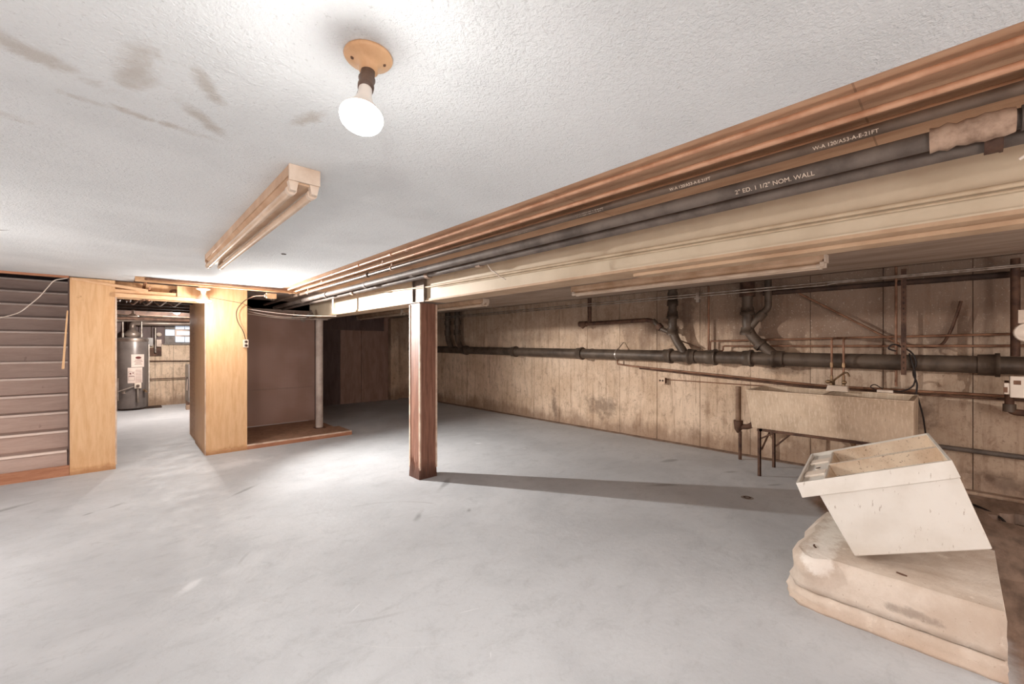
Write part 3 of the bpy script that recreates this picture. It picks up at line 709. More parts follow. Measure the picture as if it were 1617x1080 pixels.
MB().tube([(XC,yb+.09,1.82),(XC,yb+.2,1.86),(XC,y_at(925,XC),1.845),(XC,y_at(919,XC),1.79),(XC+.02,y_at(932,XC),2.0),(XC+.02,y_at(932,XC),2.4)][:4], .034, 12, .07).build('branch_arm', m_rust, s)
MB().tube([(XC,y_at(931,XC),1.84),(XC,y_at(931,XC),2.5)], .034, 12).build('branch_riser', m_rust, s)
MB().tube([(XC,y_at(915,XC),1.845),(XC,y_at(926,XC),1.845)], .048, 14).build('cleanout', m_rust, s)
MB().tube([(XC,y-.06,1.56),(6.1,y-.35,1.42)], .010, 6).build('brace_rod', m_rust, s)
s, y = stack(1180, 'right cast iron stack above the sink end with an upward side branch', .062, .32)
for z in (1.60, 1.86): MB().tube([(XC,y,z),(XC,y,z+.04),(XC,y,z+.041),(XC,y,z+.10)], [.086,.086,.078,.074], 18).build('hub', m_iron, s)
MB().tube([(XC,y,2.10),(XC,y,2.16),(XC,y,2.161),(XC,y,2.28)], [.092,.092,.085,.085], 18).build('hub', m_rust, s)
MB().tube([(XC,y,1.64),(XC,y-.16,1.86),(XC,y-.24,1.93),(XC,y-.24,2.4)], .040, 14, .06).build('side_branch', m_iron, s)
MB().tube([(XC,y-.12,1.80),(XC,y-.19,1.88)], .056, 14).build('branch_hub', m_iron, s)
a = Vector((XC,y,1.60)); b = Vector((XC,y-.32,zc(y-.32)+.03)); d = (b-a).normalized()
c = a+d*.17; MB().tube([c, c+d*.05], .082, 18).build('elbow_hub', m_iron, s)
for u, lab in ((707,'farthest dark waste stack on the long wall right behind the boxed column'), (722,'dark waste stack on the long wall, second from the boxed column')):
    s, y = stack(u, lab, .065, .16); MB().tube([(XC,y,1.72),(XC,y,1.85)], .085, 16).build('hub', m_iron, s); MB().tube([(XC,y,1.98),(XC,y,2.08)], .085, 16).build('hub', m_iron, s)

# thin pipes on the wall
def pipe(name, label, pts, r, mat, cat='pipe', bend=.03, seg=10, part='run'):
    t = thing(name, pts[0], label, cat); MB().tube(pts, r, seg, bend).build(part, mat, t); return t
Z1, Z2, XP = 1.545, 1.455, 6.08
Y1, Y2 = y_at(1123,XP), y_at(1143,XP)
t = pipe('water_pipe', 'upper thin brown water pipe along the wall above the drain', [(XP-.03,Y1,1.30),(XP-.03,Y1,Z1-.02),(XP-.03,-.3,Z1+.02),(XP-.03,-3,Z1+.03)], .012, m_copper2)
t = pipe('water_pipe', 'lower thin brown water pipe along the wall just above the drain', [(XP-.03,Y1+.15,1.36),(XP-.03,Y2,1.385),(XP-.03,Y2,Z2),(XP-.03,-.3,Z2),(XP-.03,-3,Z2)], .012, m_copper2)
t = pipe('water_pipe', 'thin vertical brown pipe on the wall between the two stacks', [(XP,y_at(1119,XP),1.36),(XP,y_at(1119,XP),2.5)], .014, m_copper2)
xl = 6.04
t = pipe('supply_pipe', 'upper of the two long rusty pipes running below the drain behind the sink', [(6.1,y_at(975,xl),1.24),(xl,y_at(975,xl),1.22),(xl,y_at(975,xl),1.155),(xl,y_at(1000,xl),1.13),(xl,y_at(1300,xl),.985),(xl,-3,.985)], .014, m_copper2, bend=.03)
t = pipe('supply_pipe', 'lower of the two long rusty pipes running below the drain behind the sink', [(xl,y_at(1010,xl),1.10),(xl,y_at(1300,xl),.955),(xl,-3,.955)], .012, m_rust)
t = pipe('floor_level_pipe', 'thick grey pipe low on the wall right of the laundry sink', [(6.06,.22,.435),(6.06,-3,.40)], .024, m_grey)
xe = 5.62
t = pipe('conduit', 'upper galvanised conduit hung below the bay ceiling edge', [(xe,8.5,2.15),(xe,-3,2.15)], .009, m_emt, 'conduit')
t = pipe('conduit', 'lower galvanised conduit hung below the bay ceiling edge', [(xe,8.5,2.115),(xe,y_at(1300,xe),2.12),(xe,y_at(1320,xe),2.135),(xe,-3,2.135)], .009, m_emt, 'conduit')
t = thing('conduit_clamp', (xe,y_at(1102,xe),2.1), 'small bright clamp on the two galvanised conduits', 'clamp')
yy = y_at(1102,xe); MB().box((xe-.015,yy-.02,2.04),(xe+.02,yy+.02,2.17)).build('clip', m_emt, t); MB().box((xe-.02,yy-.05,2.08),(xe-.005,yy+.04,2.10)).build('bolt', m_emt, t)
t = pipe('dark_pipe', 'dark iron pipe under the ceiling at the top right of the wall', [(6.02,1.7,2.13),(6.02,-3,2.10)], .030, m_darkw)
t = pipe('diagonal_pipe', 'thin dark pipe slanting down across the wall above the sink', [(6.08,y_at(1258,6.08),2.12),(6.08,.42,1.475)], .011, m_copper2)
t = pipe('hanging_cable', 'thick brown cable curving up the wall right of the steel strut', [(6.06,.40,1.475),(6.06,.2,1.44),(6.06,.10,1.46),(6.06,.04,1.60),(6.06,-.01,1.80),(6.06,-.03,1.90)], .013, m_rust, 'cable', .08)
t = pipe('vent_pipe', 'thin vertical pipe on the wall beside the steel strut', [(6.0,.44,2.3),(6.0,.44,1.03)], .012, m_copper2)
t = thing('steel_strut', (5.9,.38,1.2), 'vertical slotted steel strut fixed in front of the drain', 'strut')
yv = y_at(1427,5.82); MB().box((5.81,yv-.02,1.16),(5.83,yv+.02,2.24)).build('channel', m_rust, t)
for k in range(18): MB().box((5.806,yv-.006,1.22+k*.055),(5.811,yv+.006,1.24+k*.055)).build('slot', m_darkw, t)
yq = y_at(1604,5.82)
t = pipe('vertical_drain', 'dark vertical iron pipe dropping to the drain at the right edge', [(5.86,yq+.0,2.24),(5.86,yq,1.36)], .030, m_rust)
t = pipe('elbow_pipe', 'rusty pipe elbow below the white box at the right edge', [(5.86,y_at(1594,5.86),1.14),(5.86,y_at(1594,5.86),.86),(5.82,-1.2,.83)], .030, m_rust, bend=.05)
MB().tube([(5.86,y_at(1594,5.86),.86),(5.86,y_at(1594,5.86),.93)], .042, 12).build('elbow_hub', m_iron, t)
t = thing('white_control_box', (5.5,-.3,1.1), 'white plastic control box with small labels at the right edge', 'box')
xw = 5.5; ya, yb2, yc = y_at(1585,xw), y_at(1594,xw), -.6
MB().box((xw-.04,yc,1.02),(xw+.05,yb2,1.20)).build('body', m_plastic, t, .006)
MB().box((xw-.03,yb2,1.045),(xw+.04,ya,1.14)).build('side_box', m_plastic, t, .004)
MB().box((xw-.043,yb2-.06,1.13),(xw-.039,yb2-.02,1.165)).box((xw-.033,yb2+.012,1.06),(xw-.029,yb2+.035,1.105)).build('printed_sticker', m_copper2, t)
MB().tube([(xw+.05,yb2-.1,1.1),(5.84,yb2-.1,1.1)], .02, 8).build('mounting_arm', m_emt, t)
t = thing('white_meter', (5.4,-.38,1.6), 'round white gauge fitting cut off by the right edge', 'gauge')
ym = y_at(1617,5.4)
MB().lathe([(0,0),(.075,0),(.08,.02),(.075,.05),(.062,.052),(.060,.04),(0,.04)], Matrix.Translation((5.42,ym-.02,1.565)) @ Matrix.Rotation(-PI/2,4,'Y'), 24).build('ring', m_plastic, t)
MB().box((5.40,ym-.09,1.64),(5.46,ym+.03,1.75)).build('bracket', m_white, t)
t = pipe('hanging_pipe', 'thin brown pipe holding the round white gauge', [(5.43,ym-.02,2.24),(5.43,ym-.02,1.60)], .008, m_copper2)

# outlet on the wall and its conduit
t = thing('wall_outlet', (6.12,2.9,.92), 'small cream double outlet box on the concrete wall left of the sink', 'outlet')
yo = y_at(1047,6.12); MB().box((6.075,yo-.045,.885),(6.15,yo+.045,.965)).build('box', m_rust, t, .003)
MB().box((6.068,yo-.055,.875),(6.076,yo+.055,.975)).build('cover_plate', m_fix, t, .002)
for s_ in (-.022,.022): MB().lathe([(0,0),(.014,0),(.014,.004),(0,.004)], Matrix.Translation((6.068,yo+s_,.925)) @ Matrix.Rotation(-PI/2,4,'Y'), 12).build('receptacle', m_darkw, t)
t = pipe('thin_conduit', 'thin conduit leading right from the wall outlet to the sink', [(6.13,yo-.05,.94),(6.13,1.2,.93),(6.13,.5,.93)], .007, m_copper2, 'conduit')

# standpipe left of the sink
t = thing('standpipe', (5.8,1.92,0), 'upright drain standpipe with a rusty trap left of the laundry sink', 'standpipe')
yp = y_at(1166,5.8)
MB().tube([(5.8,yp,.50),(5.8,yp,.935)], .032, 16).build('upper_tube', m_pole if False else simple('tan_pipe', (150,122,100), (122,94,74), 8, .6), t)
MB().lathe([(0,.34),(.02,.34),(.045,.39),(.052,.44),(.055,.47),(.055,.50),(.034,.50)], Matrix.Translation((5.8,yp,0)), 16).tube([(5.8,yp,.42),(5.82,yp-.12,.43),(5.84,yp-.18,.49)], .034, 12, .05).build('trap', m_rust, t)
MB().tube([(5.8,yp-.02,.0),(5.8,yp-.02,.36)], .020, 12).build('lower_tube', m_rust, t)

# ------------------------------------------------------------------ concrete laundry sink on an iron stand
t = thing('laundry_sink', (5.5,.95,.54), 'old double concrete laundry sink standing against the right wall', 'sink')
y0, y1 = .262, 1.63; x0, x1 = 5.15, 5.86; zt, zb = .95, .535; w_ = .045
def ring4(xa, xb, ya, yb, z): return [(xa,ya,z),(xb,ya,z),(xb,yb,z),(xa,yb,z)]
m = MB()
def slopewall(ax0, ax1, ay0, ay1, bx0, bx1, by0, by1, name):
    return MB().hexa(ring4(bx0,bx1,by0,by1,zb), ring4(ax0,ax1,ay0,ay1,zt)).build(name, m_sink, t, .006)
slopewall(x0,x0+w_,y0,y1, 5.235,5.28,y0+.005,y1-.035, 'front_wall')
slopewall(x1-w_,x1,y0,y1, x1-w_,x1,y0+.005,y1-.035, 'rear_wall')
slopewall(x0+w_,x1-w_,y0,y0+w_, 5.28,x1-w_,y0+.005,y0+.05, 'end_wall')
slopewall(x0+w_,x1-w_,y1-w_,y1, 5.28,x1-w_,y1-.08,y1-.035, 'end_wall')
slopewall(x0+w_,x1-w_,.925,.965, 5.28,x1-w_,.925,.965, 'divider')
MB().box((5.235,y0+.005,zb-.004),(x1,y1-.035,zb+.04)).build('bottom', m_sink, t)
MB().box((x0-.008,y0-.004,zt),(x0+.035,y1+.004,zt+.014)).box((x1-.035,y0,zt),(x1+.0,y1,zt+.014)).box((x0+.035,y1-.03,zt),(x1-.035,y1+.002,zt+.012)).box((x0+.035,y0,zt),(x1-.035,y0+.03,zt+.012)).build('metal_rim', m_sink, t)
MB().box((5.19,.80,.80),(5.197,1.06,.806)).build('cast_line', m_sink, t)
for yy, xx in ((.62,5.35),(.72,5.42)):
    MB().tube([(xx,yy,.54),(xx,yy,.46)], .026, 12).tube([(xx,yy,.46),(xx,yy-.02,.40)], .020, 12).build('drain_spud', m_brass, t)
t = thing('faucet', (5.75,.93,1.0), 'old two handle faucet on a white bracket over the sink divider', 'faucet')
fx, fy = 5.79, .90
MB().hexa([(fx-.07,fy-.10,.955),(fx+.03,fy-.10,.955),(fx+.03,fy+.10,.955),(fx-.07,fy+.10,.955)], [(fx-.05,fy-.09,1.02),(fx+.02,fy-.09,1.02),(fx+.02,fy+.085,1.02),(fx-.05,fy+.085,1.02)]).build('bracket', m_white, t, .008)
for s_ in (-.05,.055):
    MB().tube([(fx,fy+s_,1.0),(fx,fy+s_,1.13)], [.017,.014], 12).build('valve_body', m_brass, t)
    MB().tube([(fx-.02,fy+s_,1.055),(fx-.075,fy+s_*1.3,1.06)], .010, 10).lathe([(0,-.01),(.022,-.008),(.022,.008),(0,.01)], Matrix.Translation((fx-.08,fy+s_*1.35,1.06)) @ Matrix.Rotation(PI/2,4,'Y'), 12).build('handle', m_brass, t)
MB().tube([(fx-.02,fy+.03,1.03),(fx-.10,fy+.02,1.08),(fx-.16,fy-.08,1.17),(fx-.18,fy-.11,1.17),(fx-.185,fy-.125,1.13)], .010, 10, .03).build('spout', m_brass, t)
for s_, lab in ((.055,'left of the two upright supply pipes above the faucet'), (-.05,'right of the two upright supply pipes above the faucet')):
    t = thing('supply_riser', (fx,fy+s_,1.13), lab, 'pipe')
    MB().tube([(fx,fy+s_,1.13),(fx,fy+s_,1.53 if s_>0 else 1.53),(6.05,fy+s_-.0,1.55 if s_>0 else 1.55)], .011, 10, .03).build('pipe', m_copper2, t)
    MB().tube([(fx,fy+s_,1.22),(fx,fy+s_,1.27)], .018, 10).build('union', m_brass, t)
t = thing('sink_stand', (5.5,.95,0), 'rusty angle iron stand with diagonal braces under the laundry sink', 'stand')
for xx, yy in ((5.22,1.50),(5.72,1.49),(5.22,.40),(5.72,.40)):
    MB().box((xx-.015,yy-.003,0),(xx+.015,yy+.003,.531)).box((xx-.015,yy-.003,0),(xx-.009,yy+.027,.531)).build('leg', m_rust, t)
MB().box((5.20,.38,.505),(5.225,1.53,.531)).box((5.70,.38,.505),(5.725,1.53,.531)).build('side_rail', m_rust, t)
MB().box((5.20,1.48,.505),(5.74,1.51,.531)).box((5.20,.39,.505),(5.74,.42,.531)).build('cross_rail', m_rust, t)
MB().tube([(5.22,1.49,.30),(5.62,1.49,.515)], .011, 6).tube([(5.72,1.49,.25),(5.72,1.25,.51)], .010, 6).tube([(5.22,1.50,.42),(5.22,1.36,.51)], .009, 6).build('brace', m_rust, t)
t = thing('extension_cable', (5.95,.3,1.2), 'tangled black power cord hanging off the drain behind the sink end', 'cord')
yk = .33
MB().tube([(5.86,yk+.10,1.40),(5.84,yk+.17,1.43),(5.85,yk+.12,1.48),(5.85,yk-.02,1.40),(5.84,yk-.06,1.28),(5.86,yk-.02,1.18),(5.87,yk-.06,1.08),(5.88,yk-.05,.98)], .008, 8, .06).tube([(5.85,yk,1.38),(5.84,yk-.03,1.25),(5.85,yk-.05,1.15),(5.87,yk-.03,1.04),(5.87,yk+.05,.985),(5.87,yk+.2,.985)], .007, 8, .06).tube([(5.88,yk-.05,.98),(5.90,yk-.10,.75),(5.95,yk-.12,.5),(6.0,yk-.14,.02)], .007, 8, .08).build('cable', m_cable, t)
t = thing('cord_connector', (5.87,.42,.98), 'small white plug body with a cord loop on the sink rear edge', 'plug')
MB().box((5.845,.45,.965),(5.875,.58,.992)).build('body', m_white, t, .005)
MB().tube([(5.86,.58,.98),(5.86,.64,1.02),(5.86,.60,1.05),(5.86,.53,1.00)], .005, 8, .03).build('cord', m_cable, t)
t = pipe('dark_hose', 'thin black hose running over the bare floor into the pit', [(5.78,.25,.012),(5.74,.0,.012),(5.62,-.14,.012),(5.52,-.28,-.03),(5.48,-.36,-.3)], .010, m_cable, 'hose', .06)
t = thing('floor_drain', (4.38,1.37,0), 'small dark round drain cover set in the grey floor', 'drain')
MB().lathe([(0,.003),(.05,.003),(.055,.001)], Matrix.Translation((4.38,1.373,.0)), 20).build('cover', m_jointc, t)
MB().lathe([(.018,.005),(.034,.005)], Matrix.Translation((4.38,1.373,.0)), 16).build('grate_ring', m_darkw, t)
tag(MB().lathe([(.012,0),(.018,-.004),(.02,0)], Matrix.Translation((1.018,3.935,H)), 14).build('ceiling_ring', m_darkw, None), 'tiny dark metal ring on the white ceiling right of the fluorescent strip', 'ring')

# ------------------------------------------------------------------ broken concrete plinth
t = thing('concrete_plinth', (3.2,.25,0), 'broken two layer concrete plinth on the floor at lower right', 'plinth')
def slab(base, top, z0, z1, name, jit, ztilt=0):
    bm = bmesh.new(); n = len(base); NZ = 6
    rings = []
    for j in range(NZ+1):
        f = j/NZ; z = z0+(z1-z0)*f
        rr = []
        for i in range(n):
            x = base[i][0]*(1-f)+top[i][0]*f; y = base[i][1]*(1-f)+top[i][1]*f
            k = jit[i]
            inset = (.020*k if j == NZ else (.006*k if j == NZ-1 else 0))
            cx, cy = 3.2, .25; d = Vector((cx-x, cy-y)); d.normalize()
            rr.append(bm.verts.new((x+d.x*inset+random.uniform(-.006,.006)*k, y+d.y*inset+random.uniform(-.006,.006)*k, z+random.uniform(-.003,.003)*k)))
        rings.append(rr)
    for j in range(NZ):
        for i in range(n): bm.faces.new((rings[j][i], rings[j][(i+1)%n], rings[j+1][(i+1)%n], rings[j+1][i]))
    bm.faces.new(rings[0][::-1]); bm.faces.new(rings[-1])
    me = bpy.data.meshes.new(name); bmesh.ops.recalc_face_normals(bm, faces=bm.faces); bm.to_mesh(me); bm.free(); me.materials.append(m_plinth)
    for p_ in me.polygons: p_.use_smooth = len(p_.vertices) == 4
    o = bpy.data.objects.new(name, me); C.objects.link(o); o.parent = t; o.matrix_parent_inverse = Matrix.Translation(t.location).inverted()
def outline(front, right, back, left_pts, n_f=16):
    pts = []
    jit = []
    for i in range(n_f): pts.append((front, -.15+(.52+.15)*i/n_f)); jit.append(.6)
    for p_ in left_pts: pts.append(p_); jit.append(2.2)
    pts.append((back, .63)); jit.append(.5); pts.append((back, -.15)); jit.append(.2)
    return pts, jit
L1 = [(2.775,.53),(2.79,.60),(2.83,.655),(2.90,.69),(3.02,.70),(3.15,.69),(3.3,.70),(3.5,.68)]
b0, jt = outline(2.765, -.15, 3.62, L1)
L2 = [(2.78,.52),(2.78,.57),(2.80,.62),(2.87,.66),(3.0,.665),(3.15,.66),(3.3,.675),(3.5,.66)]
b1, jt = outline(2.79, -.15, 3.62, L2)
slab(b0, [(x+.004, y) for x, y in b0], 0, .092, 'lower_layer', jt)
L3 = [(2.745,.50),(2.735,.56),(2.73,.61),(2.84,.655),(3.0,.665),(3.15,.655),(3.3,.675),(3.5,.66)]
b2, jt = outline(2.80, -.15, 3.62, L3)
b1b = [(x-.012 if i < 16 else x, y) for i, (x, y) in enumerate(b1)]
slab(b1b, b2, .097, .292, 'upper_layer', jt)
for x, y, a in ((2.93,.56,.4), (2.89,.19,1.3)):
    M = Matrix.Translation((x,y,.294)) @ Matrix.Rotation(a,4,'Z')
    MB().tube([M @ Vector(v) for v in ((-.02,0,0),(0,.006,.003),(.02,0,0))], .005, 6).build('rusty_nail_stub', m_rust, t)

# ------------------------------------------------------------------ white double laundry tub lying tilted on the plinth
Mt = Matrix(((.11782,.99272,-.02507,2.840),(-.92567,.11894,.35914,.634),(.35951,-.01911,.93295,.662),(0,0,0,1)))
Lp, Wq, Ht, kk, i0, i1, iq = .668, .95, .425, .083, .117, .016, .052
# exact orthonormal frame
ex = Mt.col[0].xyz.normalized(); ez = ex.cross(Mt.col[1].xyz).normalized(); ey = ez.cross(ex)
M4 = Matrix((ex, ey, ez)).transposed().to_4x4(); M4.translation = Vector((2.840,.634,.662))
t = thing('utility_tub', (2.92,.38,.306), 'white plastic double laundry tub lying tilted on the concrete plinth', 'tub')
T_ = .012
def tb(a, b): return MB().box(a, b, M4)
MB().box((0,0,-kk),(Lp,T_,0),M4).box((0,Wq-T_,-kk),(Lp,Wq,0),M4).box((Lp-T_,T_,-kk),(Lp,Wq-T_,0),M4).box((0,T_,-kk),(T_,Wq-T_,0),M4).build('rim', m_tub, t, .002)
def frust(q0, q1, name, mat):
    # one thick-walled basin, open at the top; sloping deck-side wall
    top_o = [(.135,q0,-.010),(Lp-T_,q0,-.010),(Lp-T_,q1,-.010),(.135,q1,-.010)]
    bot_o = [(.20,q0+.045,-Ht+.03),(Lp-.05,q0+.045,-Ht+.03),(Lp-.05,q1-.045,-Ht+.03),(.20,q1-.045,-Ht+.03)]
    m = MB(); vs = [M4 @ Vector(v) for v in top_o+bot_o]
    m.add(vs, [(0,1,5,4),(1,2,6,5),(2,3,7,6),(3,0,4,7),(4,5,6,7)]); return m.build(name, mat, t)
frust(T_, Wq/2-.018, 'basin', m_tubin); frust(Wq/2+.018, Wq-T_, 'basin', m_tubin)
MB().box((.135,Wq/2-.018,-.10),(Lp-T_,Wq/2+.018,-.012),M4).build('divider', m_tub, t, .004)
# faucet deck with cut-outs at the left end
MB().box((T_,T_,-.035),(.135,Wq-T_,-.022),M4).build('faucet_deck', m_tub, t)
MB().box((.125,T_,-.12),(.137,Wq-T_,-.012),M4).build('deck_edge', m_tub, t)
for q0, q1 in ((.22,.34),(.60,.72)): MB().box((T_+.004,q0,-.022),(.128,q1,-.010),M4).build('deck_pad', m_plastic, t, .003)
for q in (.43,.47,.52): MB().lathe([(0,.0),(.014,0),(.014,.002),(0,.002)], M4 @ Matrix.Translation((.07,q,-.022)), 12).build('faucet_hole', m_darkw if q == .47 else m_plastic, t)
# outer body
top_o = [(.085,.006,-kk),(Lp-.003,.006,-kk),(Lp-.003,Wq-.006,-kk),(.085,Wq-.006,-kk)]
bot_o = [(i0,iq,-Ht),(Lp-i1,iq,-Ht),(Lp-i1,Wq-iq,-Ht),(i0,Wq-iq,-Ht)]
MB().hexa([M4 @ Vector(v) for v in bot_o], [M4 @ Vector(v) for v in top_o]).build('body', m_tub, t, .006)

# ------------------------------------------------------------------ water heater
hx, hy = .20, 13.02
t = thing('water_heater', (hx,hy,0), 'tall grey gas water heater in the utility room behind the doorway', 'water heater')
MB().lathe([(0,.04),(.27,.04),(.28,.06),(.28,1.62),(.27,1.65),(0,1.67)], Matrix.Translation((hx,hy,0)), 40).build('tank', m_heater, t)
MB().lathe([(.284,1.56),(.286,1.57),(.286,1.62),(.284,1.63)], Matrix.Translation((hx,hy,0)), 40).build('top_band', m_duct, t)
MB().lathe([(.10,1.66),(.16,1.72),(.10,1.80),(.06,1.84),(.055,1.95)], Matrix.Translation((hx,hy,0)), 24).build('draft_hood', m_duct, t)
MB().tube([(hx,hy,1.82),(hx,hy,1.99),(hx+.20,hy-.05,1.99),(1.28,hy-.05,2.01)], .058, 16, .10).build('flue_pipe', m_duct, t)
for dx in (-.16,.16): MB().tube([(hx+dx,hy-.1,1.62),(hx+dx,hy-.1,2.2)], .016, 10).tube([(hx+dx,hy-.1,1.66),(hx+dx,hy-.1,1.76)], .026, 10).build('water_nipple', m_emt, t)
def sticker(x0, x1, z0, z1, name, mat, off=.0015):
    m = MB(); n = 8; vs = []
    for i in range(n+1):
        x = x0+(x1-x0)*i/n; y = hy-math.sqrt(max(.0001,(.28+off)**2-(x-hx)**2)); vs += [(x,y,z0),(x,y,z1),(x,y+.001,z0),(x,y+.001,z1)]
    fs = []
    for i in range(n):
        a = 4*i; b = a+4; fs += [(a,b,b+1,a+1),(a+2,a+3,b+3,b+2),(a+1,b+1,b+3,a+3),(a,a+2,b+2,b)]
    return m.add(vs, fs).build(name, mat, t)
st = sticker(.20-.02,.20+.20,.98,1.27,'upper_label', m_label)
sticker(.12,.37,.62,.97,'lower_label', m_label)
MB().add([( .30+.05*math.cos(a), hy-.275-.004-.0*a, 1.195+.028*math.sin(a)) for a in [2*PI*k/20 for k in range(20)]]+[( .30+.05*math.cos(a), hy-.262, 1.195+.028*math.sin(a)) for a in [2*PI*k/20 for k in range(20)]], [tuple(range(20))]+[(k,(k+1)%20,20+(k+1)%20,20+k) for k in range(20)]).build('red_oval', m_red, t)
m = MB()
for k, (a, b) in enumerate(((.24,.36),(.225,.375),(.25,.35),(.235,.365))): 
    z = 1.13-.03*k; n_ = 4
    sticker(a, b, z, z+.010, 'printed_line', m_ink, .003)
sticker(.130,.235,.80,.88,'diagram_box', m_ink, .003); sticker(.134,.231,.805,.875,'diagram_field', m_label, .0045)
sticker(.130,.235,.68,.78,'diagram_box', m_ink, .003); sticker(.134,.231,.685,.765,'diagram_field', m_label, .0045)
sticker(.15,.18,.82,.85,'diagram_mark', m_red, .006); sticker(.20,.22,.835,.86,'diagram_mark', m_red, .006)
for k in range(9): sticker(.25,.355,.64+.033*k,.648+.033*k,'printed_line', m_ink, .003)
gv = MB().box((hx+.03,hy-.37,.50),(hx+.15,hy-.27,.62)).build('gas_valve', m_white, t, .01)
MB().lathe([(0,0),(.03,0),(.03,.03),(0,.03)], Matrix.Translation((hx+.09,hy-.37,.56)) @ Matrix.Rotation(PI/2,4,'X'), 14).build('dial', m_socket, gv)
MB().tube([(hx+.09,hy-.33,.50),(hx+.09,hy-.33,.18)], .022, 10).build('gas_drop', m_emt, t)
MB().tube([(hx-.24,hy-.36,.75),(hx-.24,hy-.36,.25)], .014, 8).tube([(hx-.24,hy-.36,.45),(hx+.03,hy-.33,.55)], .014, 8).tube([(hx-.14,hy-.34,.40),(hx-.14,hy-.34,.46)], .035, 10).build('gas_line', m_emt, t)
MB().tube([(hx+.20,hy-.25,.45),(hx+.23,hy-.34,.42)], .025, 10).build('drain_valve', m_brass, t)
MB().tube([(hx+.29,hy-.06,.35),(hx+.29,hy-.06,1.5)], .012, 8).build('relief_tube', m_wire, t)
MB().tube([(hx,hy,0),(hx,hy,.045)], .24, 24).build('foot_ring', m_darkw, t)
t = tag(MB().box((.30,12.9,0),(.72,13.2,.03)).build('loose_board', m_darkw, None), 'flat dark board lying on the floor beside the water heater', 'board')

# furnace
t = thing('furnace', (1.5,12.5,0), 'grey furnace cabinet half hidden by the closet side wall', 'furnace')
MB().box((1.16,12.25,.14),(1.75,12.95,1.02)).build('cabinet', m_furn, t, .01)
MB().box((1.145,12.28,.42),(1.161,12.5,.72)).build('burner_opening', m_darkw, t)
MB().hexa([(1.14,12.3,.42),(1.15,12.3,.42),(1.15,12.5,.42),(1.14,12.5,.42)],[(1.14,12.3,.70),(1.15,12.3,.70),(1.15,12.34,.70),(1.14,12.34,.70)]).build('flap', m_label, t)
MB().box((1.17,12.27,0),(1.74,12.93,.14)).build('base', m_copper2, t)
MB().box((1.30,12.35,1.02),(1.75,12.95,2.2)).build('plenum', m_darkpanel, t)
tag(MB().box((1.10,12.05,0),(1.30,12.2,.09)).build('brick_block', m_wall, None), 'small concrete block on the floor in front of the furnace', 'block')

# service panel and thin pipes on the far wall
t = thing('meter_panel', (.62,13.36,1.3), 'small dark meter board with boxes on the utility room wall', 'meter')
MB().box((.50,13.36,1.22),(.74,13.39,1.42)).build('backing_board', m_rust, t)
MB().box((.47,13.30,1.46),(.58,13.39,1.66)).build('box', m_furn, t, .004)
MB().box((.64,13.28,1.44),(.74,13.39,1.62)).build('box', m_duct, t, .004)
MB().lathe([(0,0),(.05,0),(.05,.08),(0,.08)], Matrix.Translation((.69,13.39,1.74)) @ Matrix.Rotation(PI/2,4,'X'), 16).build('dial', m_white, t)
MB().tube([(.62,13.3,1.3),(.62,13.3,1.9)], .02, 8).build('riser', m_emt, t)
t = pipe('wall_pipe', 'upper thin dark pipe across the utility room wall', [(.47,13.35,1.10),(1.45,13.35,1.08)], .012, m_rust)
t = pipe('wall_pipe', 'lower thin dark pipe across the utility room wall', [(.45,13.33,.66),(1.2,13.33,.66)], .012, m_rust)

# utility ceiling clutter
for k, y in enumerate((8.3,9.0,9.7,10.4,11.7,12.3)):
    tag(MB().box((-.39,y,2.11),(2.6,y+.05,2.268)).build('ceiling_joist', m_darkw, None), 'dark timber joist, '+('nearest the doorway','second from the doorway','third from the doorway','fourth from the doorway','fifth from the doorway','farthest, above the heater')[k]+' in the utility room', 'joist', 'joists of the utility room ceiling')
t = pipe('overhead_pipe', 'long pale pipe crossing the utility room under the joists', [(-.4,10.5,2.03),(1.6,10.9,2.03)], .022, m_emt)
t = pipe('overhead_pipe', 'dark pipe crossing the utility room above the heater', [(-.4,12.3,2.06),(1.27,12.34,2.06)], .035, m_rust)
t = pipe('overhead_pipe', 'second dark pipe crossing the utility room above the heater', [(-.4,12.6,2.00),(1.27,12.65,2.08)], .022, m_duct)
t = thing('utility_lampholder', (.2,10.6,2.1), 'unlit white lampholder hanging in the utility room left of the lit bulb', 'lampholder')
MB().lathe([(0,0),(.02,0),(.02,-.06),(.08,-.10),(.085,-.115),(0,-.115)], Matrix.Translation((.17,10.4,2.12)), 16).build('holder', m_white, t)
for k, (x, lab) in enumerate(((.13,'leftmost hanging cable behind the door header'),(.27,'second hanging cable behind the door header'),(.42,'third looping cable behind the door header'),(.58,'rightmost hanging cable behind the door header'))):
    t = pipe('hanging_wire', lab, [(x+.13,7.3,2.16),(x+.06,7.5,2.09),(x-.0,7.9,2.03),(x-.03,8.2,2.10),(x-.04,8.29,2.12)], .010, m_wire if k != 0 else m_copper, 'cable', .1)
t = thing('crumpled_foil', (.1,8,2.1), 'crumpled brown foil insulation under the ceiling just inside the doorway', 'insulation')
m = MB(); vs = []; nx, ny = 14, 8
for i in range(nx+1):
    for j in range(ny+1): vs.append((-.15+.5*i/nx, 7.25+.9*j/ny, 2.12+.05*math.sin(i*1.9+j*.7)+random.uniform(-.02,.02)))
fs = [(i*(ny+1)+j, (i+1)*(ny+1)+j, (i+1)*(ny+1)+j+1, i*(ny+1)+j+1) for i in range(nx) for j in range(ny)]
o = m.add(vs, fs, False).build('foil', m_insul, t)
md = o.modifiers.new('thick', 'SOLIDIFY'); md.thickness = .006

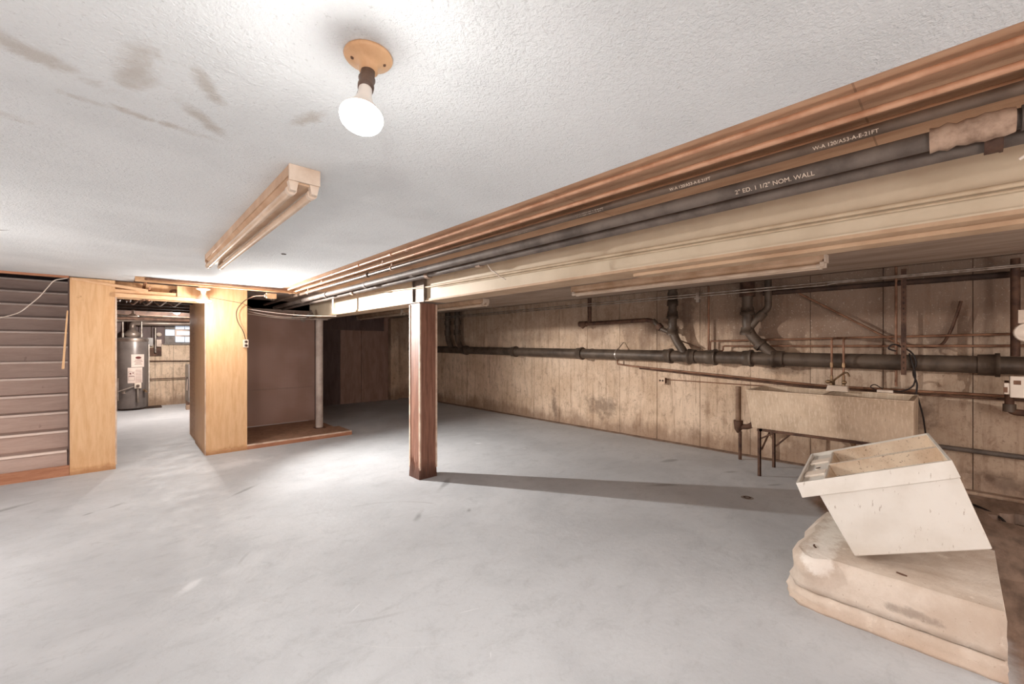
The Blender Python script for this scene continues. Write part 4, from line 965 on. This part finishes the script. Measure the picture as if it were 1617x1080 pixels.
# ------------------------------------------------------------------ wires, outlet on the closet corner
t = thing('hanging_outlet', (1.27,6.8,1.49), 'white double outlet box hanging on the plywood closet edge', 'outlet')
MB().box((1.245,6.76,1.435),(1.305,6.812,1.545)).build('box', m_white, t, .004)
for z in (1.465,1.515): MB().lathe([(0,0),(.018,0),(.018,.004),(0,.004)], Matrix.Translation((1.275,6.76,z)) @ Matrix.Rotation(PI/2,4,'X'), 14).build('receptacle', m_darkw, t)
t = pipe('outlet_cord', 'brown cord curving from the junction box down to the hanging outlet', [(1.275,6.79,1.545),(1.25,6.79,1.66),(1.17,6.78,1.80),(1.16,6.78,1.95),(1.24,6.7,2.08),(1.32,6.45,2.13),(1.41,6.35,2.13)], .006, m_rust, 'cord', .08)
t = pipe('white_wire', 'loose white wire drooping in front of the stairs at the left', [(-1.25,6.78,1.70),(-1.05,6.78,1.70),(-.91,6.78,1.745),(-.78,6.78,1.80),(-.64,6.78,1.98),(-.53,6.78,2.18),(-.46,6.78,2.20),(-.43,6.78,2.21)], .005, m_wire, 'wire', .06)
for k, (a, b, r, lab) in enumerate((((1.34,6.9,1.98),(2.34,6.3,1.90),.005,'topmost pale cable stretched below the ceiling toward the beam end'),
        ((1.34,6.92,1.95),(2.1,6.9,1.90),.004,'middle pale cable sagging behind the header'),
        ((1.36,7.1,1.93),(2.38,7.2,1.90),.004,'lowest pale cable running to the pole top'))):
    a = Vector(a); b = Vector(b); pts = [a.lerp(b, i/6)+Vector((0,0,-.03*math.sin(PI*i/6))) for i in range(7)]
    t = pipe('stretched_cable', lab, pts, r, m_wire, 'cable', None)
t = pipe('thin_cable', 'thin brown cable from the doorway lamp to the pipes', [(.80,6.60,2.09),(1.2,6.58,2.03),(1.4,6.9,1.98)], .003, m_rust, 'cable', None)
t = thing('recess_lampholder', (1.9,8.1,2.2), 'small white lampholder on the dark ceiling above the pegboard', 'lampholder')
MB().lathe([(0,0),(.07,0),(.07,-.015),(.035,-.025),(.03,-.06),(0,-.06)], Matrix.Translation((1.82,7.7,2.265)), 18).build('holder', m_white, t)
t = thing('plastic_scrap', (2.1,7.6,1.95), 'crumpled clear plastic scrap hanging on cables by the pole top', 'scrap')
vs = []; 
for i in range(7):
    for j in range(4): vs.append((1.98+.30*i/6, 7.10+.05*j+random.uniform(-.01,.01), 1.885+.035*j*math.sin(i*1.3)+.012*i+random.uniform(-.008,.008)))
o = MB().add(vs, [(i*4+j,(i+1)*4+j,(i+1)*4+j+1,i*4+j+1) for i in range(6) for j in range(3)]).build('film', m_emt, t)
md = o.modifiers.new('thick', 'SOLIDIFY'); md.thickness = .003
